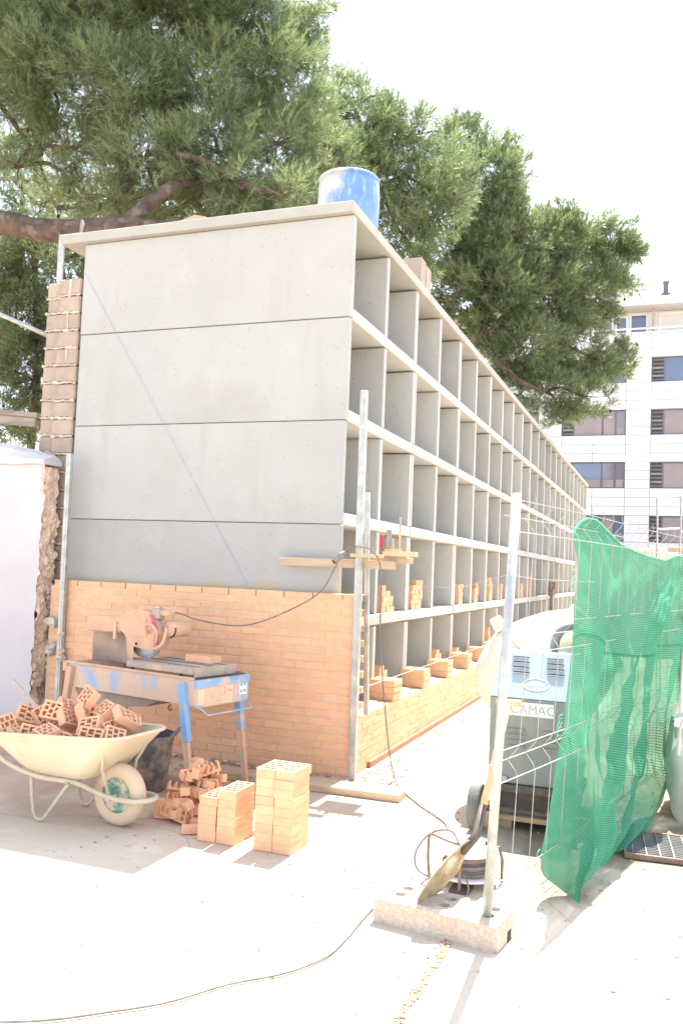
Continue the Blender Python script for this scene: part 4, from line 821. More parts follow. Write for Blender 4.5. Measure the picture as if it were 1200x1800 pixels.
# bricks heaped in it
rg = random.Random(77)
spots = [(-0.80, -.16, .50, .5, 1.1, .3), (-0.82, .04, .53, 1.0, .3, .9), (-0.68, -.17, .46, .2, .1, 1.2), (-0.66, .02, .54, .7, .9, .2), (-0.70, .18, .52, .1, .6, 2.0), (-0.55, -.19, .47, 1.2, .15, .4),
         (-0.53, -.05, .60, 1.05, .15, .35), (-0.55, .12, .60, .4, .4, 1.0), (-0.42, -.20, .50, .30, .12, -.35), (-0.43, -.02, .56, .9, .3, 1.5), (-0.44, .16, .58, .5, 1.0, .1), (-0.34, -.17, .46, 1.3, .2, .2),
         (-0.33, .0, .60, .25, 1.25, .8), (-0.35, .07, .69, 1.0, .2, -.5), (-0.24, -.17, .44, .1, .3, .9), (-0.21, -.06, .54, 1.0, -.2, .1), (-0.20, .06, .625, .75, .1, -.4), (-0.23, .18, .54, .6, .2, .5),
         (-0.12, -.15, .50, 1.15, .1, .35), (-0.10, .02, .52, .4, .9, .1), (-0.08, .14, .55, .3, .2, .8), (-0.02, -.06, .50, .8, .3, .9), (-0.04, .06, .60, .55, .5, 1.2), (-0.60, -.02, .44, 0, 0, .4), (-0.4, .0, .42, 0, 0, .1), (-0.2, .0, .42, .1, 0, .7), (-0.60, .15, .44, .1, 0, 0), (-0.35, .15, .43, 0, .1, .3),
         (-0.75, -.05, .44, .1, .1, .9), (-0.47, -.12, .42, .2, .1, .5), (-0.28, -.1, .40, .1, .1, 1.1), (-0.10, -.06, .42, .1, .2, .3)]
spots.sort(key=lambda q: -q[0]); cnt = {}
for k, (x, y, z, a, b, c) in enumerate(spots):
    side_ = 'near' if y < 0 else 'far'
    if z > 0.445: cnt[side_] = cnt.get(side_, 0) + 1; lab = f'cut perforated brick in the wheelbarrow, {ORD[cnt[side_]]} from wheel end, {side_} half of heap'
    else: lab = 'cut perforated brick buried low inside the heap filling the wheelbarrow'
    M = WB @ T(x, y, z + 0.03) @ Euler((a, b, c)).to_matrix().to_4x4()
    loose(ME_HALF if k % 3 == 0 else ME_HALF2, M, lab, 'bricks heaped in the wheelbarrow')

# offcut heap by the saw leg
rg = random.Random(19); k = 0
for lay, (cnt, rad, z) in enumerate(((14, 0.23, 0.028), (13, 0.20, 0.078), (10, 0.16, 0.128), (8, 0.12, 0.178), (6, 0.09, 0.228), (4, 0.06, 0.275), (2, 0.03, 0.315))):
    for i in range(cnt):
        a = 2 * PI * i / cnt + rg.uniform(-.3, .3); r_ = rad * (0.55 + 0.45 * rg.random())
        M = T(-2.74 + r_ * math.cos(a) * 0.95, 4.90 + r_ * math.sin(a) * 0.9, z + rg.uniform(-.004, .012)) @ Euler((rg.choice((PI / 2, PI / 2, PI / 2 + .3, 0.1, -.3)) + rg.uniform(-.25, .25), rg.uniform(-.3, .3), rg.uniform(0, 6.28))).to_matrix().to_4x4()
        tag(link('brick_offcut', rg.choice(ME_COMB), None, M), 'comb-edged brick offcut in the heap between wheelbarrow and short brick stack', 'brick offcut', 'offcuts heaped beside the saw')
tag(link('brick', G().box(-0.07, 0.07, -0.03, 0.03, -0.022, 0.022, 0.003).mesh('cut_brick', 'brick'), None, T(-2.60, 4.60, 0.026) @ RZ(0.55)), 'sunlit sliced brick lying in front of the offcut heap', 'brick')
tag(link('brick', ME_BRICKH, None, T(-2.63, 4.75, 0.026) @ RZ(0.2)), 'half brick on the ground between offcut heap and short stack', 'brick')
tag(link('brick', ME_BRICK, None, T(-2.86, 4.80, 0.06) @ Euler((PI / 2, 0, 0.3)).to_matrix().to_4x4()), 'whole brick on its side leaning at the front of the offcut heap', 'brick')

# ------------------------------------------------------------------ bucket
bk = thing('rubber_bucket', 'mortar-caked black rubber bucket behind the wheelbarrow wheel', 'bucket', (-3.42, 5.30, 0))
G().lathe([(0.0, 0.0), (0.145, 0.0), (0.16, 0.02), (0.205, 0.36), (0.215, 0.385), (0.205, 0.39), (0.19, 0.36), (0.15, 0.05), (0.0, 0.04)], 30).make('body', 'bucket', bk, smooth=True)
for s in (0.3, 0.3 + PI):
    G().tube(smooth_pts([(0.205 * math.cos(s - .3), 0.205 * math.sin(s - .3), 0.375), (0.245 * math.cos(s), 0.245 * math.sin(s), 0.43), (0.205 * math.cos(s + .3), 0.205 * math.sin(s + .3), 0.375)], 5), 0.013, 8).make('handle', 'bucket', bk, smooth=True)

# ------------------------------------------------------------------ masonry saw
SW = T(-4.24, 5.476, 0) @ RZ(-0.222)
sw = link('masonry_saw', None, None, SW); tag(sw, 'blue masonry table saw covered in orange brick dust', 'table saw', kind='thing')
L_, W_, ZT = 1.30, 0.56, 0.80
g = G().box(0, L_, 0, 0.012, 0.63, ZT).box(0, L_, W_ - 0.012, W_, 0.63, ZT).box(0.0, 0.012, 0.013, W_ - 0.013, 0.63, ZT - 0.001).box(0.013, L_ - 0.013, 0.013, W_ - 0.013, 0.632, 0.642)
g.make('tray', 'blue', sw)
ep = G().box(L_ - 0.012, L_ + 0.004, 0.013, W_ - 0.013, 0.615, ZT - 0.03, 0.002).make('end_panel', 'blue', sw)
G().box(L_ - 0.014, L_ + 0.010, -0.004, W_ + 0.004, ZT - 0.055, ZT + 0.003, 0.003).make('end_lip', 'bluebright', sw)
for y in (-0.012, W_ - 0.016): G().box(-0.03, L_ - 0.02, y, y + 0.028, ZT + 0.001, ZT + 0.018, 0.003).make('rail', 'dust', sw)
G().box(-0.045, -0.001, -0.02, W_ + 0.02, 0.74, ZT + 0.01, 0.004).make('end_rail', 'dust', sw)
G().prism([(0.05, 0.628), (0.95, 0.628), (0.80, 0.565), (0.42, 0.515), (0.10, 0.545)], 0.03, W_ - 0.03).make('sump', 'dustdark', sw)
for x, sx, y, sy in ((0.05, -0.10, 0.0, -1), (1.19, 0.15, 0.0, -1), (0.05, -0.10, W_, 1), (1.17, 0.12, W_, 1)):
    top = Vector((x, y + sy * 0.014, 0.78)); foot = Vector((x + sx, y + sy * 0.035, 0.0)); M = T(*foot) @ frame_to(top - foot, (0, 1, 0)); Ln = (top - foot).length
    lg = G().box(-0.022, 0.022, -0.016, 0.016, 0, Ln * 0.56, 0.003, M=M).make('leg', 'dust', sw)
    G().box(-0.028, 0.028, -0.022, 0.022, Ln * 0.50, Ln, 0.003, M=M).make('leg_sleeve', 'bluebright' if x > 1 else 'dust', lg)
    G().box(-0.0225, 0.004, -0.0175, 0.0, 0.05, Ln * 0.49, 0.001, M=M).make('worn_stripe', 'blue', lg)
st_ = G().box(0.60, 1.24, 0.02, 0.50, ZT + 0.030, ZT + 0.074, 0.004).make('sliding_table', 'dusttable', sw)
for y in (0.12, 0.25, 0.38): G().box(0.61, 1.23, y - 0.004, y + 0.004, ZT + 0.075, ZT + 0.0765).make('groove', 'dark', st_)
for x in (0.66, 1.14):
    for y in (0.04, 0.46): G().lathe([(0, 0), (0.012, 0), (0.012, 0.02), (0, 0.02)], 10, M=T(x, y - 0.03, ZT + 0.018) @ RX(-PI / 2)).make('roller', 'dark', st_)
G().box(1.2405, 1.248, 0.04, 0.48, ZT + 0.01, ZT + 0.078, 0.002).make('stop_plate', 'dusttable', st_)
# the cutting head
G().box(-0.03, 0.34, 0.21, 0.31, 1.03, 1.155, 0.012, M=T(0, 0, 0) @ RY(-0.03)).make('head_arm', 'dust', sw)
G().box(-0.04, 0.05, 0.40, 0.50, 0.80, 1.10, 0.006).make('column', 'dust', sw)
G().box(-0.035, 0.06, 0.311, 0.50, 1.05, 1.13, 0.006).make('column_arm', 'dust', sw)
G().box(0.255, 0.28, 0.19, 0.208, 0.99, 1.12, 0.003).make('clip', 'blue', sw)
gd = G().prism([(0.427, 1.222), (0.521, 1.232), (0.628, 1.214), (0.69, 1.15), (0.735, 1.06), (0.716, 0.942), (0.60, 0.938), (0.453, 0.955), (0.36, 1.04), (0.279, 1.085), (0.30, 1.165), (0.36, 1.21)], 0.205, 0.315).make('blade_guard', 'dust', sw)
G().prism([(0.42, 1.18), (0.59, 1.185), (0.60, 1.03), (0.41, 1.03)], 0.199, 0.2045).make('raised_panel', 'dust', gd)
G().lathe([(0, 0), (0.010, 0), (0.010, 0.008), (0, 0.008)], 10, M=T(0.50, 0.204, 0.975) @ RX(PI / 2)).make('bolt', 'dark', gd)
G().prism([(0.615, 1.205), (0.66, 1.19), (0.715, 1.09), (0.69, 1.085)], 0.197, 0.2045).make('red_decal', 'pink', gd)
bl = G().lathe([(0.02, -0.003), (0.150, -0.003), (0.150, 0.003), (0.02, 0.003)], 48, M=T(0.545, 0.255, 1.045) @ RX(PI / 2)).make('blade', 'blade', sw)
g = G()
for k in range(24):
    a = 2 * PI * k / 24; M = T(0.545, 0.255, 1.045) @ RY(a); g.box(0.149, 0.178, -0.005, 0.005, -0.0205, 0.0205, M=M)
g.make('segment', 'bladerim', bl)
G().grid(lambda u, v: (-0.02 + 0.42 * u, 0.24 + 0.05 * math.sin(u * 3.0), 0.81 + 0.24 * v), 14, 6).make('splash_curtain', 'dustdark', sw, smooth=True)
G().grid(lambda u, v: (0.34 + 0.10 * u + 0.05 * (1 - v), 0.235 - 0.05 * u * (1 - v), 0.82 + 0.22 * v), 8, 6).make('splash_flap', 'dust', sw, smooth=True)
mo = G().lathe([(0.0, -0.09), (0.045, -0.09), (0.058, -0.075), (0.060, 0.08), (0.05, 0.10), (0.0, 0.10)], 20, M=T(0.79, 0.34, 1.10) @ RX(PI / 2)).make('motor', 'dust', sw, smooth=True)
for k in range(9): G().box(0.046, 0.064, -0.004, 0.004, -0.004, 0.004, M=T(0.79, 0.25, 1.10) @ RY(-0.2 + k * 0.2)).make('fin', 'dark', mo)
sx_ = G().box(0.63, 0.71, 0.21, 0.28, 1.17, 1.25, 0.006).make('switch_box', 'dusttable', sw)
G().lathe([(0, 0), (0.026, 0), (0.026, 0.012), (0, 0.012)], 14, M=T(0.67, 0.245, 1.251)).make('cap', 'galv', sx_)
G().lathe([(0.0, 0), (0.022, 0), (0.022, 0.05), (0.012, 0.08), (0.0, 0.08)], 12, M=T(0.71, 0.245, 1.215) @ RY(PI / 2)).make('plug', 'dust', sx_)
G().tube(smooth_pts([(0.62, 0.19, 1.06), (0.63, 0.16, 1.12), (0.70, 0.15, 1.13), (0.745, 0.16, 1.08), (0.735, 0.17, 1.00)], 5), 0.011, 8).make('hose', 'dust', sw, smooth=True)
G().tube(smooth_pts([(0.70, 0.18, 0.965), (0.74, 0.15, 0.96), (0.80, 0.15, 0.985), (0.825, 0.16, 1.03), (0.835, 0.17, 1.12)], 5), 0.013, 8).make('handle', 'dust', sw, smooth=True)
G().box(0.715, 0.745, 0.165, 0.195, 0.985, 1.06, 0.004).make('lever', 'pink', sw)
G().box(0.822, 0.842, 0.16, 0.18, 1.07, 1.135, 0.003).make('grip', 'plug', sw)
G().tube([(L_ + 0.004, 0.03, 0.622), (L_ + 0.07, 0.06, 0.572), (L_ + 0.07, W_ - 0.04, 0.572), (L_ + 0.004, W_ - 0.02, 0.622)], 0.006, 8).make('carry_handle', 'bluebright', sw)
# print on the end panel
def text(body, size, M, parent, m, name='lettering', extrude=0.0004, space=1.0):
    cu = bpy.data.curves.new(name, 'FONT'); cu.body = body; cu.size = size; cu.extrude = extrude; cu.materials.append(MT[m]); cu.align_x = 'LEFT'; cu.space_character = space
    tmp = bpy.data.objects.new('tmp', cu); COL.objects.link(tmp); bpy.context.view_layer.update()
    me = bpy.data.meshes.new_from_object(tmp.evaluated_get(bpy.context.evaluated_depsgraph_get())); me.name = name
    bpy.data.objects.remove(tmp); bpy.data.curves.remove(cu); me.materials.clear(); me.materials.append(MT[m])
    return link(name, me, parent, M)
FX = RZ(PI / 2) @ RX(PI / 2)          # text readable from +X
stk = G().box(L_ + 0.0045, L_ + 0.0055, 0.265, 0.395, 0.625, 0.755).make('sticker', 'sticker', ep)
g = G().box(L_ + 0.0056, L_ + 0.0060, 0.27, 0.392, 0.747, 0.752).box(L_ + 0.0056, L_ + 0.0060, 0.387, 0.392, 0.630, 0.7465)
g.make('border', 'pink', ep)
text('2', 0.062, T(L_ + 0.006, 0.278, 0.692) @ FX, ep, 'pink'); text('rim', 0.040, T(L_ + 0.006, 0.317, 0.697) @ FX, ep, 'pink')
for k in range(3): G().box(L_ + 0.0056, L_ + 0.0060, 0.278, 0.365 - 0.01 * (k % 2), 0.672 - k * 0.017, 0.679 - k * 0.017).make('print_line', 'timber_pale', ep)
ws_ = G().box(L_ + 0.0045, L_ + 0.0055, 0.455, 0.535, 0.665, 0.765).make('sticker', 'white', ep)
for i in range(2):
    for j in range(2): G().lathe([(0.0, 0.0), (0.014, 0.0), (0.014, 0.0006), (0.0, 0.0006)], 12, M=T(L_ + 0.0056, 0.476 + 0.036 * i, 0.690 + 0.046 * j) @ RY(PI / 2)).make('symbol', 'bluebright', ws_)
G().box(L_ + 0.0045, L_ + 0.0055, 0.02, 0.085, 0.635, 0.735).make('sticker', 'sticker', ep)
G().tube([(1.085 + 0.017 * math.cos(a), -0.01, 0.595 + 0.02 * math.sin(a)) for a in [0.7 + 0.3 * k for k in range(18)]] + [(1.088, -0.01, 0.593)], 0.0035, 6).make('hook', 'dark', sw)
loose(ME_PERF, SW @ T(1.03, 0.36, ZT + 0.103) @ RZ(0.03), 'perforated brick lying ready on the saw table', None)

# ------------------------------------------------------------------ fence: concrete foot, panel, net
FBM = T(-0.9265, 3.934, 0) @ RZ(-0.1517)
fb = link('ballast_block', None, None, FBM); tag(fb, 'pebbly concrete block holding up the fence post', 'fence foot', kind='thing')
hl, hw_, hh = 0.295, 0.118, 0.118
g = G(); c_ = 0.012
sec = [(-hw_, 0.0), (hw_, 0.0), (hw_, hh - c_), (hw_ - c_, hh), (-hw_ + c_, hh), (-hw_, hh - c_)]
cells = []
xs = [-hl + 0.02, -0.235, -0.155, -0.02, 0.06, 0.185, 0.265, hl - 0.02]; ys = [-hw_ + c_, -0.075, 0.005, 0.010, 0.09, hw_ - c_]
for i in range(len(xs) - 1):
    for j in range(len(ys) - 1):
        x0, x1, y0, y1 = xs[i], xs[i + 1], ys[j], ys[j + 1]; hole = i in (1, 3, 5) and j in (1, 3)
        if not hole: g.add([(x0, y0, hh), (x1, y0, hh), (x1, y1, hh), (x0, y1, hh)], [(0, 1, 2, 3)])
        else:
            mx_, my_ = (x0 + x1) / 2, (y0 + y1) / 2; r_ = 0.026; sq = []; ci = []; co = []
            for k in range(16):
                a = 2 * PI * k / 16; q = max(abs(math.cos(a)), abs(math.sin(a)))
                sq.append((mx_ + (x1 - x0) / 2 * math.cos(a) / q, my_ + (y1 - y0) / 2 * math.sin(a) / q, hh)); ci.append((mx_ + r_ * math.cos(a), my_ + r_ * math.sin(a), hh)); co.append((mx_ + r_ * .8 * math.cos(a), my_ + r_ * .8 * math.sin(a), hh - 0.035))
            g.add(sq + ci + co, [(k, (k + 1) % 16, 16 + (k + 1) % 16, 16 + k) for k in range(16)] + [(16 + k, 16 + (k + 1) % 16, 32 + (k + 1) % 16, 32 + k) for k in range(16)] + [tuple(range(32, 48))])
X0, X1 = xs[0], xs[-1]
g.add([(x, y, z) for x in (X0, X1) for y, z in sec], [(0, 6, 7, 1), (1, 7, 8, 2), (2, 8, 9, 3), (4, 10, 11, 5), (5, 11, 6, 0)])
for s, X in ((-1, X0), (1, X1)):
    e = [(X, y, z) for y, z in sec]; q = [(X + s * 0.02, y * 0.93, z * 0.93 + 0.003) for y, z in sec]
    g.add(e + q, [((k, (k + 1) % 6, 6 + (k + 1) % 6, 6 + k) if s < 0 else (k, 6 + k, 6 + (k + 1) % 6, (k + 1) % 6)) for k in range(6)] + [tuple(range(6, 12)) if s > 0 else tuple(range(6, 12))[::-1]])
g.make('block', 'blockbase', fb)
G().box(hl - 0.001, hl + 0.002, 0.02, 0.065, 0.0, 0.045).make('slot', 'dark', fb)
FA, FD, TL = Vector((-0.72, 3.86, 0)), Vector((0.228, 0.974, 0)).normalized(), Vector((0.075, 0.06, 0))   # foot, run, lean of the panel
FN = Vector((FD.y, -FD.x, 0))
def FP(s, z, o=0.0): return FA + FD * s + TL * (z / 1.95) + FN * o + Vector((0, 0, z))
fe = thing('wire_fence', 'leaning galvanised wire site fence panel with kinked wires', 'fence', (-0.72, 3.86, 0)); FO = (-0.72, 3.86, 0)
part(G().tube([FP(0, 0.09), FP(0, 1.97)], 0.0215, 16), 'post', 'galv', fe, FO, smooth=True)
part(G().lathe([(0.0, 0.004), (0.022, 0.002), (0.0225, -0.012)], 16, M=T(*FP(0, 1.97))), 'post_cap', 'galv', fe, FO)
part(G().tube([FP(3.5, 0.03), FP(3.5, 1.97)], 0.0215, 16), 'post', 'galv', fe, FO, smooth=True)
FOLDS = (1.87, 1.31, 0.745, 0.16)
rg = random.Random(2); K = -0.055
def bend(s): return 0.02 * math.sin(s * 1.7)
for k in range(1, 17):
    s = 0.02 + 0.205 * k; pts = [FP(s, 1.985, bend(s) - 0.01)]
    for z in FOLDS: pts += [FP(s, z + 0.075, bend(s)), FP(s, z + 0.05, bend(s) + K * .2), FP(s, z, bend(s) + K), FP(s, z - 0.05, bend(s) + K * .2), FP(s, z - 0.075, bend(s))]
    pts.append(FP(s, 0.05, bend(s))); part(G().tube(pts, 0.0021, 5), 'upright_wire', 'wire', fe, FO)
for z in FOLDS:
    for dz, o in ((0.072, 0), (0, K), (-0.072, 0)):
        part(G().tube([FP(s, z + dz, bend(s) + o) for s in [i * 0.25 for i in range(15)]], 0.0026, 5), 'cross_wire', 'wire', fe, FO)
part(G().tube([FP(0, 1.60), FP(0.3, 1.585), FP(1.2, 1.58)], 0.0018, 5), 'tie_wire', 'wire', fe, FO)
part(G().tube([FP(0, 1.60, -0.02), FP(-0.0, 1.55, 0.3) + Vector((-0.6, 0.5, -0.02)), (-2.2, 7.4, 1.45)], 0.0012, 5), 'slack_wire', 'wire', fe, FO)

# shade net: a cloth patch between four measured edges, folded
def curve(P):
    P = [np.array(p, float) for p in P]; d = np.concatenate([[0], np.cumsum([np.linalg.norm(b - a) for a, b in zip(P, P[1:])])]); d /= d[-1]; P = np.array(P)
    return lambda t: np.array([np.interp(t, d, P[:, i]) for i in range(3)])
top = curve([[-0.493, 4.808, 1.837], [-0.475, 4.885, 1.898], [-0.441, 5.034, 1.937], [-0.401, 5.203, 1.939], [-0.363, 5.364, 1.896], [-0.296, 5.652, 1.825], [-0.222, 5.965, 1.791], [-0.142, 6.31, 1.766], [-0.034, 6.773, 1.753], [0.067, 7.203, 1.806], [0.256, 8.01, 1.854], [0.427, 8.74, 1.787]])
lef = curve([[-0.493, 4.808, 1.837], [-0.481, 4.86, 1.725], [-0.473, 4.895, 1.617], [-0.481, 4.86, 1.462], [-0.488, 4.829, 1.248], [-0.498, 4.789, 1.07], [-0.506, 4.753, 0.953], [-0.513, 4.723, 0.779], [-0.534, 4.637, 0.589], [-0.555, 4.546, 0.407], [-0.577, 4.451, 0.234], [-0.578, 4.448, 0.166]])
bot = curve([[-0.578, 4.448, 0.166], [-0.553, 4.552, 0.083], [-0.493, 4.574, 0.03], [-0.428, 4.482, 0.03], [-0.389, 4.445, 0.03], [-0.41, 4.659, 0.03], [-0.403, 4.798, 0.03], [-0.36, 4.983, 0.03], [-0.308, 5.174, 0.03], [-0.235, 5.433, 0.03], [-0.179, 5.629, 0.03]])
rig = curve([[0.427, 8.74, 1.787], [0.264, 8.042, 1.33], [0.145, 7.537, 1.022], [0.075, 7.236, 0.692], [0.036, 7.071, 0.497], [0.003, 6.93, 0.309], [0.022, 7.008, 0.129], [-0.025, 6.568, 0.06], [-0.09, 6.004, 0.05], [-0.179, 5.629, 0.03]])
NU, NV = 130, 170
nn = np.array(FN)
def net_pt(u, v):
    p = (1 - v) * top(u) + v * bot(u) + (1 - u) * lef(v) + u * rig(v) - ((1 - u) * (1 - v) * top(0) + u * (1 - v) * top(1) + (1 - u) * v * bot(0) + u * v * bot(1))
    edge = math.sin(PI * min(max(u, 0), 1)) ** 0.5 * min(1, (1 - v) * 4 + .25) * min(1, v * 5 + .2)
    f1 = math.sin(2 * PI * (u * 4.2 - v * 0.55 + 0.06 * math.sin(v * 7)))                       # long folds falling from the top
    f2 = math.sin(2 * PI * (u * 9.3 - v * 1.9 + 0.1 * math.sin(u * 11))) * (0.4 + 0.6 * v)
    sag = math.sin(2 * PI * (v * 3.1 + u * 1.3)) * max(0, 1 - v * 2.2) * u                       # swags under the slack top edge
    cr = abs(math.sin(PI * (u * 3.1 + v * 1.7 + 0.15 * math.sin(v * 5 + u * 3)))) * 0.6 + abs(math.sin(PI * (u * 5.3 - v * 2.6 + 0.2 * math.sin(u * 6)))) * 0.4    # sharp crumples
    d = 0.085 * (0.5 - cr) + 0.065 * (math.copysign(abs(f1) ** 0.75, f1)) * (0.35 + 0.65 * v) + 0.017 * f2 + 0.05 * sag + 0.004 * math.sin(u * 160 + v * 20) * math.sin(v * 90)
    d += 0.07 * mnoise.noise(Vector((u * 4.5, v * 3.0, 0.3))) + 0.045 * mnoise.noise(Vector((u * 11 + v * 5, v * 5, 4.0))) + 0.02 * mnoise.noise(Vector((u * 26 - v * 9, v * 17, 9.0)))
    p = p + nn * (d * edge + 0.012); p[2] = max(p[2], 0.012); return tuple(p)
g = G().grid(net_pt, NU, NV)
me = g.mesh('shade_net', 'net', smooth=True); uvl = me.uv_layers.new(name='UVMap')
co = np.array(g.v).reshape(NV + 1, NU + 1, 3)
du = np.concatenate([np.zeros((NV + 1, 1)), np.cumsum(np.linalg.norm(np.diff(co, axis=1), axis=2), 1)], 1).mean(0)
dvv = np.concatenate([np.zeros((1, NU + 1)), np.cumsum(np.linalg.norm(np.diff(co, axis=0), axis=2), 0)], 0)
vi = np.zeros(len(me.loops), np.int32); me.loops.foreach_get('vertex_index', vi)
uvs = np.stack([du[vi % (NU + 1)], dvv.mean(1)[vi // (NU + 1)]], 1).astype(np.float32); uvl.data.foreach_set('uv', uvs.ravel())
nt_ = thing('shade_net', 'torn green shade net hung on the wire fence', 'net', FO)
link('cloth', me, nt_, T(-FO[0], -FO[1], 0))
g = G(); rg = random.Random(6)
MT['fray'] = mat('green_frayed_thread', (0.06, 0.42, 0.24), (0.12, 0.5, 0.3), 9, 0.9)
for t, fn in [(0.12 + 0.02 * i, lef) for i in range(5)] + [(0.56 + 0.012 * i, lef) for i in range(6)] + [(0.95, lef)]:
    p = Vector(fn(t)); g.tube([p, p - FD * rg.uniform(.02, .05) + Vector((0, 0, rg.uniform(-.02, .01))), p - FD * rg.uniform(.04, .09) + Vector((0, 0, rg.uniform(-.08, -.01)))], [0.003, 0.002, 0.001], 4)
part(g, 'frayed_threads', 'fray', nt_, FO)['kind'] = 'stuff'
part(G().tube([tuple(np.array(top(t)) + nn * 0.012) for t in np.linspace(0, 1, 60)], 0.006, 6), 'hem', 'fray', nt_, FO)

# ------------------------------------------------------------------ shovel, cable reel
sh = thing('shovel', 'cement-crusted shovel with wooden handle leaning behind the fence post', 'shovel', (-1.02, 3.84, 0.12))
SHO = (-1.02, 3.84, 0.12)
tip, soc, grip = Vector((-1.02, 3.838, 0.132)), Vector((-0.838, 4.19, 0.352)), Vector((-0.752, 4.49, 0.945))
ax = (soc - tip).normalized(); side = ax.cross(Vector((0, 0, 1))).normalized(); nrm = side.cross(ax); sd0 = Vector((-0.22, 0.94, -0.33)); sd0 = (sd0 - ax * sd0.dot(ax)).normalized(); side = (sd0 * 0.95 + sd0.cross(ax) * 0.31).normalized(); nrm = side.cross(ax)
def blade(u, v):
    w = 0.105 * (0.25 + 0.75 * min(1, v * 2.4) ** 0.6) * (1 - 0.82 * max(0, v - 0.68) / 0.32 * min(1, max(0, v - .68) / .32))
    x = (u - 0.5) * 2 * w; return tip + ax * (v * 0.40) + side * x + nrm * (0.035 * (x / 0.11) ** 2 + 0.02 * math.sin(v * PI) * -1)
g = G().grid(blade, 12, 18); o = part(g, 'blade', 'shovel', sh, SHO, smooth=True); sm = o.modifiers.new('thickness', 'SOLIDIFY'); sm.thickness = 0.004
part(G().tube([tip + ax * 0.34, soc, soc.lerp(grip, 0.22)], [0.024, 0.022, 0.0195], 12), 'socket', 'darksteel', sh, SHO, smooth=True)
part(G().tube([soc.lerp(grip, 0.20), grip], 0.0175, 12), 'shaft', 'handle', sh, SHO, smooth=True)
part(G().tube([grip - Vector((0.055, 0.02, 0)), grip + Vector((0.06, 0.02, 0.004))], 0.018, 12), 'crossbar', 'handle', sh, SHO, smooth=True)

RE = (-0.955, 4.56, 0)
re_ = thing('cable_reel', 'white cable reel with rusty carrying frame lying on its side', 'cable reel', RE)
G().lathe([(0.03, 0.04), (0.150, 0.04), (0.158, 0.045), (0.158, 0.053), (0.150, 0.056), (0.03, 0.056)], 36).make('lower_flange', 'white', re_)
G().lathe([(0.0, 0.186), (0.04, 0.186), (0.145, 0.192), (0.158, 0.186), (0.160, 0.178), (0.150, 0.174), (0.0, 0.176)], 36, M=RX(0.06)).make('upper_flange', 'white', re_, smooth=True)
G().lathe([(0, 0.0), (0.02, 0.0), (0.02, 0.014), (0, 0.014)], 10, M=T(0.10, 0.05, 0.192)).make('socket', 'dark', re_)
hx = []
for i in range(260): a = i * 2 * PI / 24; r_ = 0.112 + 0.012 * math.sin(i * 0.07); hx.append((r_ * math.cos(a), r_ * math.sin(a), 0.063 + 0.104 * i / 260))
G().tube(hx, 0.0055, 6).make('wound_cable', 'cable', re_)
G().lathe([(0.09, 0.056), (0.106, 0.058), (0.106, 0.172), (0.09, 0.174)], 24).make('core', 'plug', re_)
G().tube(smooth_pts([(-0.19, -0.03, 0.008), (-0.20, -0.03, 0.08), (-0.20, -0.03, 0.20), (-0.18, -0.03, 0.225), (-0.10, -0.05, 0.21), (0.0, -0.06, 0.196)], 3), 0.008, 8).make('frame_bar', 'rust', re_)
G().tube([(0.0, -0.17, 0.006), (0.0, -0.172, 0.10), (0.0, -0.155, 0.18)], 0.008, 8).make('frame_bar', 'rust', re_)
G().tube([(0.17, 0.06, 0.006), (0.172, 0.06, 0.12), (0.155, 0.05, 0.19)], 0.008, 8).make('frame_bar', 'rust', re_)
G().box(-0.05, 0.05, -0.19, 0.19, 0.002, 0.012).make('foot_bar', 'darksteel', re_)
G().tube(smooth_pts([(-0.03, -0.06, 0.205), (-0.09, -0.02, 0.255), (-0.20, -0.01, 0.22), (-0.27, -0.02, 0.12), (-0.26, -0.03, 0.04), (-0.18, -0.05, 0.012), (-0.08, -0.14, 0.06)], 6), 0.006, 6).make('cable_loop', 'cable', re_, smooth=True)
G().tube(smooth_pts([(0.02, -0.16, 0.08), (0.05, -0.19, 0.05), (0.05, -0.24, 0.012), (0.0, -0.30, 0.007)], 5), 0.005, 6).make('cable_tail', 'cable', re_, smooth=True)

# ------------------------------------------------------------------ concrete mixer
MX = (-0.78, 5.6, 0)
mxr = thing('concrete_mixer', 'grey-bodied concrete mixer with cream drum standing behind the fence', 'concrete mixer', MX)
def mp_(g, name, m, parent=mxr, smooth=False): return part(g, name, m, parent, MX, smooth)
bx0, bx1 = -1.055, -0.50
mp_(G().box(bx0, bx1, 5.60, 6.02, 0.285, 0.823, 0.006), 'lower_housing', 'grey')
hd = mp_(G().add([(bx0 - .004, 5.592, 0.825), (bx1 + .004, 5.592, 0.825), (bx1 - .03, 5.80, 1.10), (bx0 + .035, 5.80, 1.10), (bx0 - .004, 6.03, 0.825), (bx1 + .004, 6.03, 0.825), (bx1 - .03, 5.98, 1.10), (bx0 + .035, 5.98, 1.10)],
                 [(0, 1, 2, 3), (3, 2, 6, 7), (4, 7, 6, 5), (0, 3, 7, 4), (1, 5, 6, 2), (0, 4, 5, 1)]), 'hood', 'greytop')
nz_ = Vector((0, -0.275, 0.208)).normalized(); up_ = Vector((0, 0.208, 0.275)).normalized()
def hood(x, h, o=0.0): return Vector((x, 5.592, 0.825)) + up_ * h + nz_ * o
HM = lambda x, h: T(*hood(x, h, 0.0)) @ Matrix(((1, 0, 0, 0), (0, up_.y, nz_.y, 0), (0, up_.z, nz_.z, 0), (0, 0, 0, 1)))
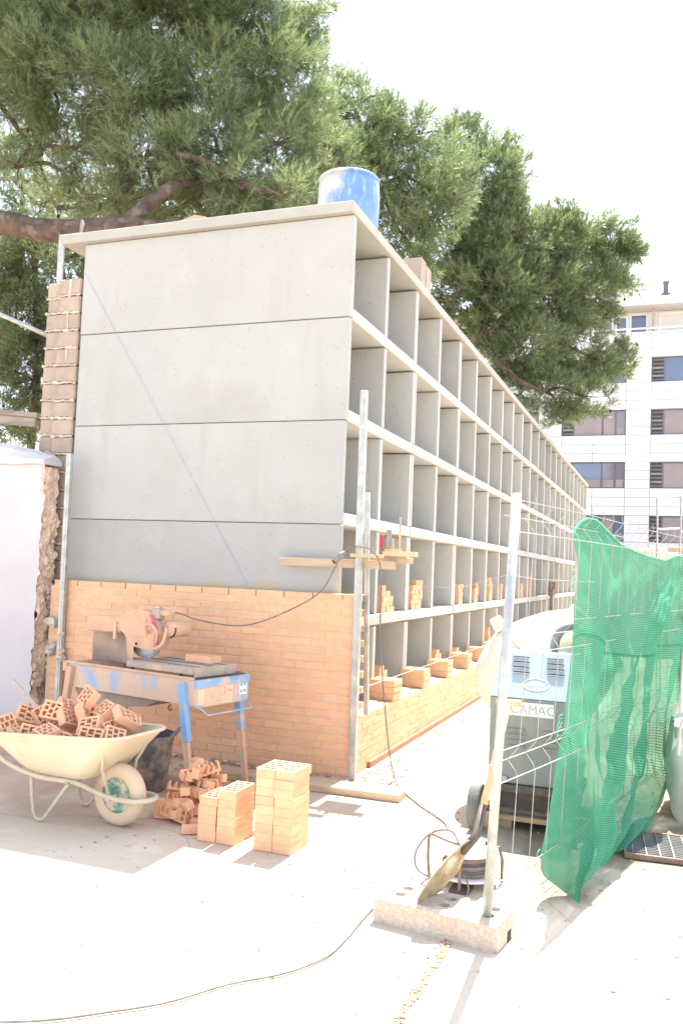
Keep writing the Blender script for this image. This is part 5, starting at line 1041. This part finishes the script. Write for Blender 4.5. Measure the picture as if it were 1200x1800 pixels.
for xc in (-0.885, -0.665):
    for k in range(4):
        mp_(G().box(-0.052, 0.052, -0.006, 0.006, 0.001, 0.004, 0.001, M=HM(xc + (k - 1.5) * 0.005, 0.30 - k * 0.038)), 'vent_slot', 'dark', hd)
        mp_(G().box(-0.052, 0.052, -0.010, -0.0062, 0.001, 0.010, 0.001, M=HM(xc + (k - 1.5) * 0.005, 0.30 - k * 0.038)), 'louvre', 'greytop', hd)
    for k in range(4): mp_(G().box(xc - 0.055, xc + 0.055, 5.588, 5.599, 0.62 - k * 0.035, 0.632 - k * 0.035, 0.002), 'louvre', 'grey')
lp = mp_(G().box(-0.935, -0.655, 5.594, 5.598, 0.715, 0.800), 'name_plate', 'white')
text('CAMAC', 0.078, T(-0.925, 5.5935, 0.730) @ RX(PI / 2), lp, 'text', space=1.03)
mp_(G().lathe([(0.075, 0.0), (0.085, 0.0), (0.085, 0.0012), (0.075, 0.0012)], 36, M=HM(-0.775, 0.105) @ Matrix.Diagonal((1, 0.55, 1, 1)) @ T(0, 0, 0.0005)), 'emblem', 'white', hd)
text('CAMAC', 0.036, HM(-0.838, 0.092) @ T(0, 0, 0.0006), hd, 'white', 'emblem_lettering')
mp_(G().box(bx0 - 0.01, bx1 + 0.02, 5.57, 6.05, 0.235, 0.283, 0.004), 'chassis_beam', 'darksteel')
mp_(G().box(bx0 + 0.05, bx1 - 0.05, 5.62, 5.66, 0.12, 0.234), 'axle_bracket', 'darksteel')
mp_(G().box(-1.0, -0.93, 5.575, 5.60, 0.29, 0.33, 0.005), 'blue_clip', 'bluebright')
mp_(G().tube([(-1.10, 5.49, 0.145), (-0.30, 5.49, 0.145)], 0.018, 10), 'axle', 'darksteel')
for x in (-1.10, -0.36):
    w = mp_(G().lathe([(0.075, -0.034), (0.10, -0.04), (0.13, -0.038), (0.145, -0.022), (0.147, 0.0), (0.145, 0.022), (0.13, 0.038), (0.10, 0.04), (0.075, 0.034)], 32, M=T(x, 5.49, 0.147) @ RY(PI / 2)), 'tyre', 'tyre', smooth=True)
    mp_(G().lathe([(0.0, -0.02), (0.05, -0.02), (0.078, -0.034), (0.078, 0.034), (0.05, 0.02), (0.0, 0.02)], 24, M=T(x, 5.49, 0.147) @ RY(PI / 2)), 'wheel_rim', 'grey', w, smooth=True)
DM = T(-0.86, 6.36, 0.86) @ frame_to((0.72, 0.25, 0.62))
dr = mp_(G().lathe([(0.0, -0.40), (0.16, -0.40), (0.25, -0.37), (0.36, -0.26), (0.425, -0.12), (0.445, 0.02), (0.435, 0.04), (0.435, 0.06), (0.40, 0.20), (0.34, 0.36), (0.26, 0.50), (0.275, 0.515), (0.275, 0.53), (0.25, 0.53), (0.32, 0.36), (0.38, 0.18), (0.42, 0.03), (0.34, -0.25), (0.0, -0.37)], 48, M=DM), 'drum', 'drum', smooth=True)
mp_(G().lathe([(0.446, 0.0), (0.466, 0.005), (0.466, 0.045), (0.446, 0.05)], 48, M=DM), 'ring_gear', 'drum', dr)
mp_(G().tube(smooth_pts([(-0.72, 6.15, 0.95), (-0.70, 6.0, 1.18), (-0.62, 6.02, 1.27), (-0.54, 6.10, 1.24)], 5), 0.03, 10), 'drum_yoke', 'grey', smooth=True)
mp_(G().box(-1.17, -1.09, 6.20, 6.26, 1.19, 1.30, 0.008, M=T(-1.13, 6.23, 1.24) @ RY(-0.5) @ T(1.13, -6.23, -1.24)), 'lever', 'drum')
mp_(G().box(-1.0, -0.55, 6.05, 6.75, 0.20, 0.26, 0.004), 'drum_cradle', 'darksteel')
for x in (-0.95, -0.6): mp_(G().box(x - 0.03, x + 0.03, 6.66, 6.72, 0.0, 0.20), 'stand', 'darksteel')
mp_(G().box(-0.80, -0.74, 5.86, 5.92, 0.0, 0.234), 'stand', 'darksteel')
bd = G().box(-1.0, -0.42, 5.60, 6.06, 0.055, 0.085, 0.004).make('pale_board', 'timber_pale', M=RZ(0.0)); tag(bd, 'pale board lying in front of and under the mixer', 'board')
for k, (x0, x1, y0, y1, z0, z1) in enumerate(((-0.98, -0.90, 5.62, 6.04, 0.001, 0.053), (-0.52, -0.44, 5.62, 6.04, 0.001, 0.053))):
    tag(G().box(x0, x1, y0, y1, z0, z1, 0.003).make('bearer', 'timber'), f'{("first","second")[k]} timber bearer under the pale board, counted from the mixer wheel', 'bearer', 'bearers under the board')

# ------------------------------------------------------------------ right edge: drain grate, white bag
gt = thing('drain_grate', 'galvanised drain grating in the ground at the right edge', 'grate', (-0.2, 5.36, 0))
GM = RZ(0.08)
G().box(0.0, 1.4, 0.0, 0.50, 0.003, 0.005, M=GM).make('pit_shade_sheet', 'dark', gt)  # flat dark sheet painting the shade of a pit, no hole below
for y in (0.0, 0.49): G().box(-0.01, 1.41, y - 0.006, y + 0.016, 0.0055, 0.034, M=GM).make('frame_bar', 'rust', gt)
G().box(-0.012, 0.0, -0.004, 0.50, 0.006, 0.033, M=GM).make('frame_bar', 'rust', gt)
for k in range(14): G().box(0.0, 1.4, 0.03 + k * 0.034, 0.034 + k * 0.034, 0.006, 0.028, M=GM).make('bearing_bar', 'grate', gt)
for k in range(19): G().box(0.035 + k * 0.075, 0.041 + k * 0.075, 0.017, 0.483, 0.022, 0.0305, M=GM).make('cross_bar', 'grate', gt)
bgm = T(0.46, 6.66, 0) @ RZ(0.05)
bag = link('bulk_bag', None, None, bgm); tag(bag, 'full white bulk bag standing behind the drain grate', 'bulk bag', kind='thing')
def bagpt(u, v):
    a = 2 * PI * u; q = (abs(math.cos(a)) ** 6 + abs(math.sin(a)) ** 6) ** (-1 / 6); bul = 0.44 * (0.93 + 0.10 * math.sin(PI * min(1, v * 1.05)) + 0.012 * math.sin(a * 7 + v * 9) + 0.01 * math.sin(a * 13 - v * 14))
    return (q * math.cos(a) * bul, q * math.sin(a) * bul * 0.95, 0.62 * v + 0.01 * math.sin(a * 5) * v)
G().grid(bagpt, 72, 24).make('sack', 'bag', bag, smooth=True)
G().grid(lambda u, v: (lambda p: (p[0] * (1 - v), p[1] * (1 - v), 0.62 + 0.07 * math.sin(v * PI / 2) + 0.012 * math.sin(u * 40) * (1 - v)))(bagpt(u, 1)), 72, 8).make('top_cover', 'bag', bag, smooth=True)
for x, y in ((-0.40, -0.38), (0.38, -0.38)): G().tube(smooth_pts([(x, y, 0.45), (x + 0.02, y + 0.02, 0.66), (x + 0.10, y + 0.05, 0.72), (x + 0.14, y + 0.05, 0.64)], 5), 0.012, 6).make('lifting_loop', 'bag', bag)

# ------------------------------------------------------------------ crumbs and the joint in the paving
rg = random.Random(9); g = G()
for k in range(330):
    t = rg.random(); y = 6.3 + 6.5 * t ** 1.4; x = -2.19 + abs(rg.gauss(0, 0.16)); r_ = rg.uniform(0.004, 0.014); g.blob((x, y, r_ * .4), r_, k, 1, (1.3, 1, .6), .35)
for k in range(170):
    x = rg.uniform(-4.6, -2.4); y = 6.33 - abs(rg.gauss(0, 0.2)); r_ = rg.uniform(0.004, 0.018); g.blob((x, y, r_ * .4), r_, k, 1, (1.3, 1, .6), .35)
for k in range(260):
    r_ = rg.uniform(0.003, 0.010); g.blob((rg.uniform(-3.2, 0.6), rg.uniform(2.6, 6.2), r_ * .4), r_, k, 1, (1.3, 1, .6), .35)
tag(g.make('mortar_crumbs', 'pebble'), 'mortar crumbs and chips scattered at the foot of the walls', None, kind='stuff')
js = G().grid(lambda u, v: (-0.88 + 0.03 * math.sin(v * 9) * .5 + (u - .5) * (0.035 + 0.012 * math.sin(v * 23)) + 0.02 * v, 3.83 - 1.6 * v, 0.004), 2, 40).make('paving_joint', 'redbrown'); tag(js, 'earth-filled joint in the concrete paving', None, kind='structure')
g = G()
for k in range(210): v = rg.random(); r_ = rg.uniform(0.003, 0.008); g.blob((-0.88 + rg.gauss(0, .014) + .02 * v, 3.83 - 1.6 * v, 0.004 + r_ * .4), r_, k, 1, (1.2, 1, .7), .3)
tag(g.make('joint_gravel', 'pebble'), 'fine gravel lying in the paving joint', None, kind='stuff')
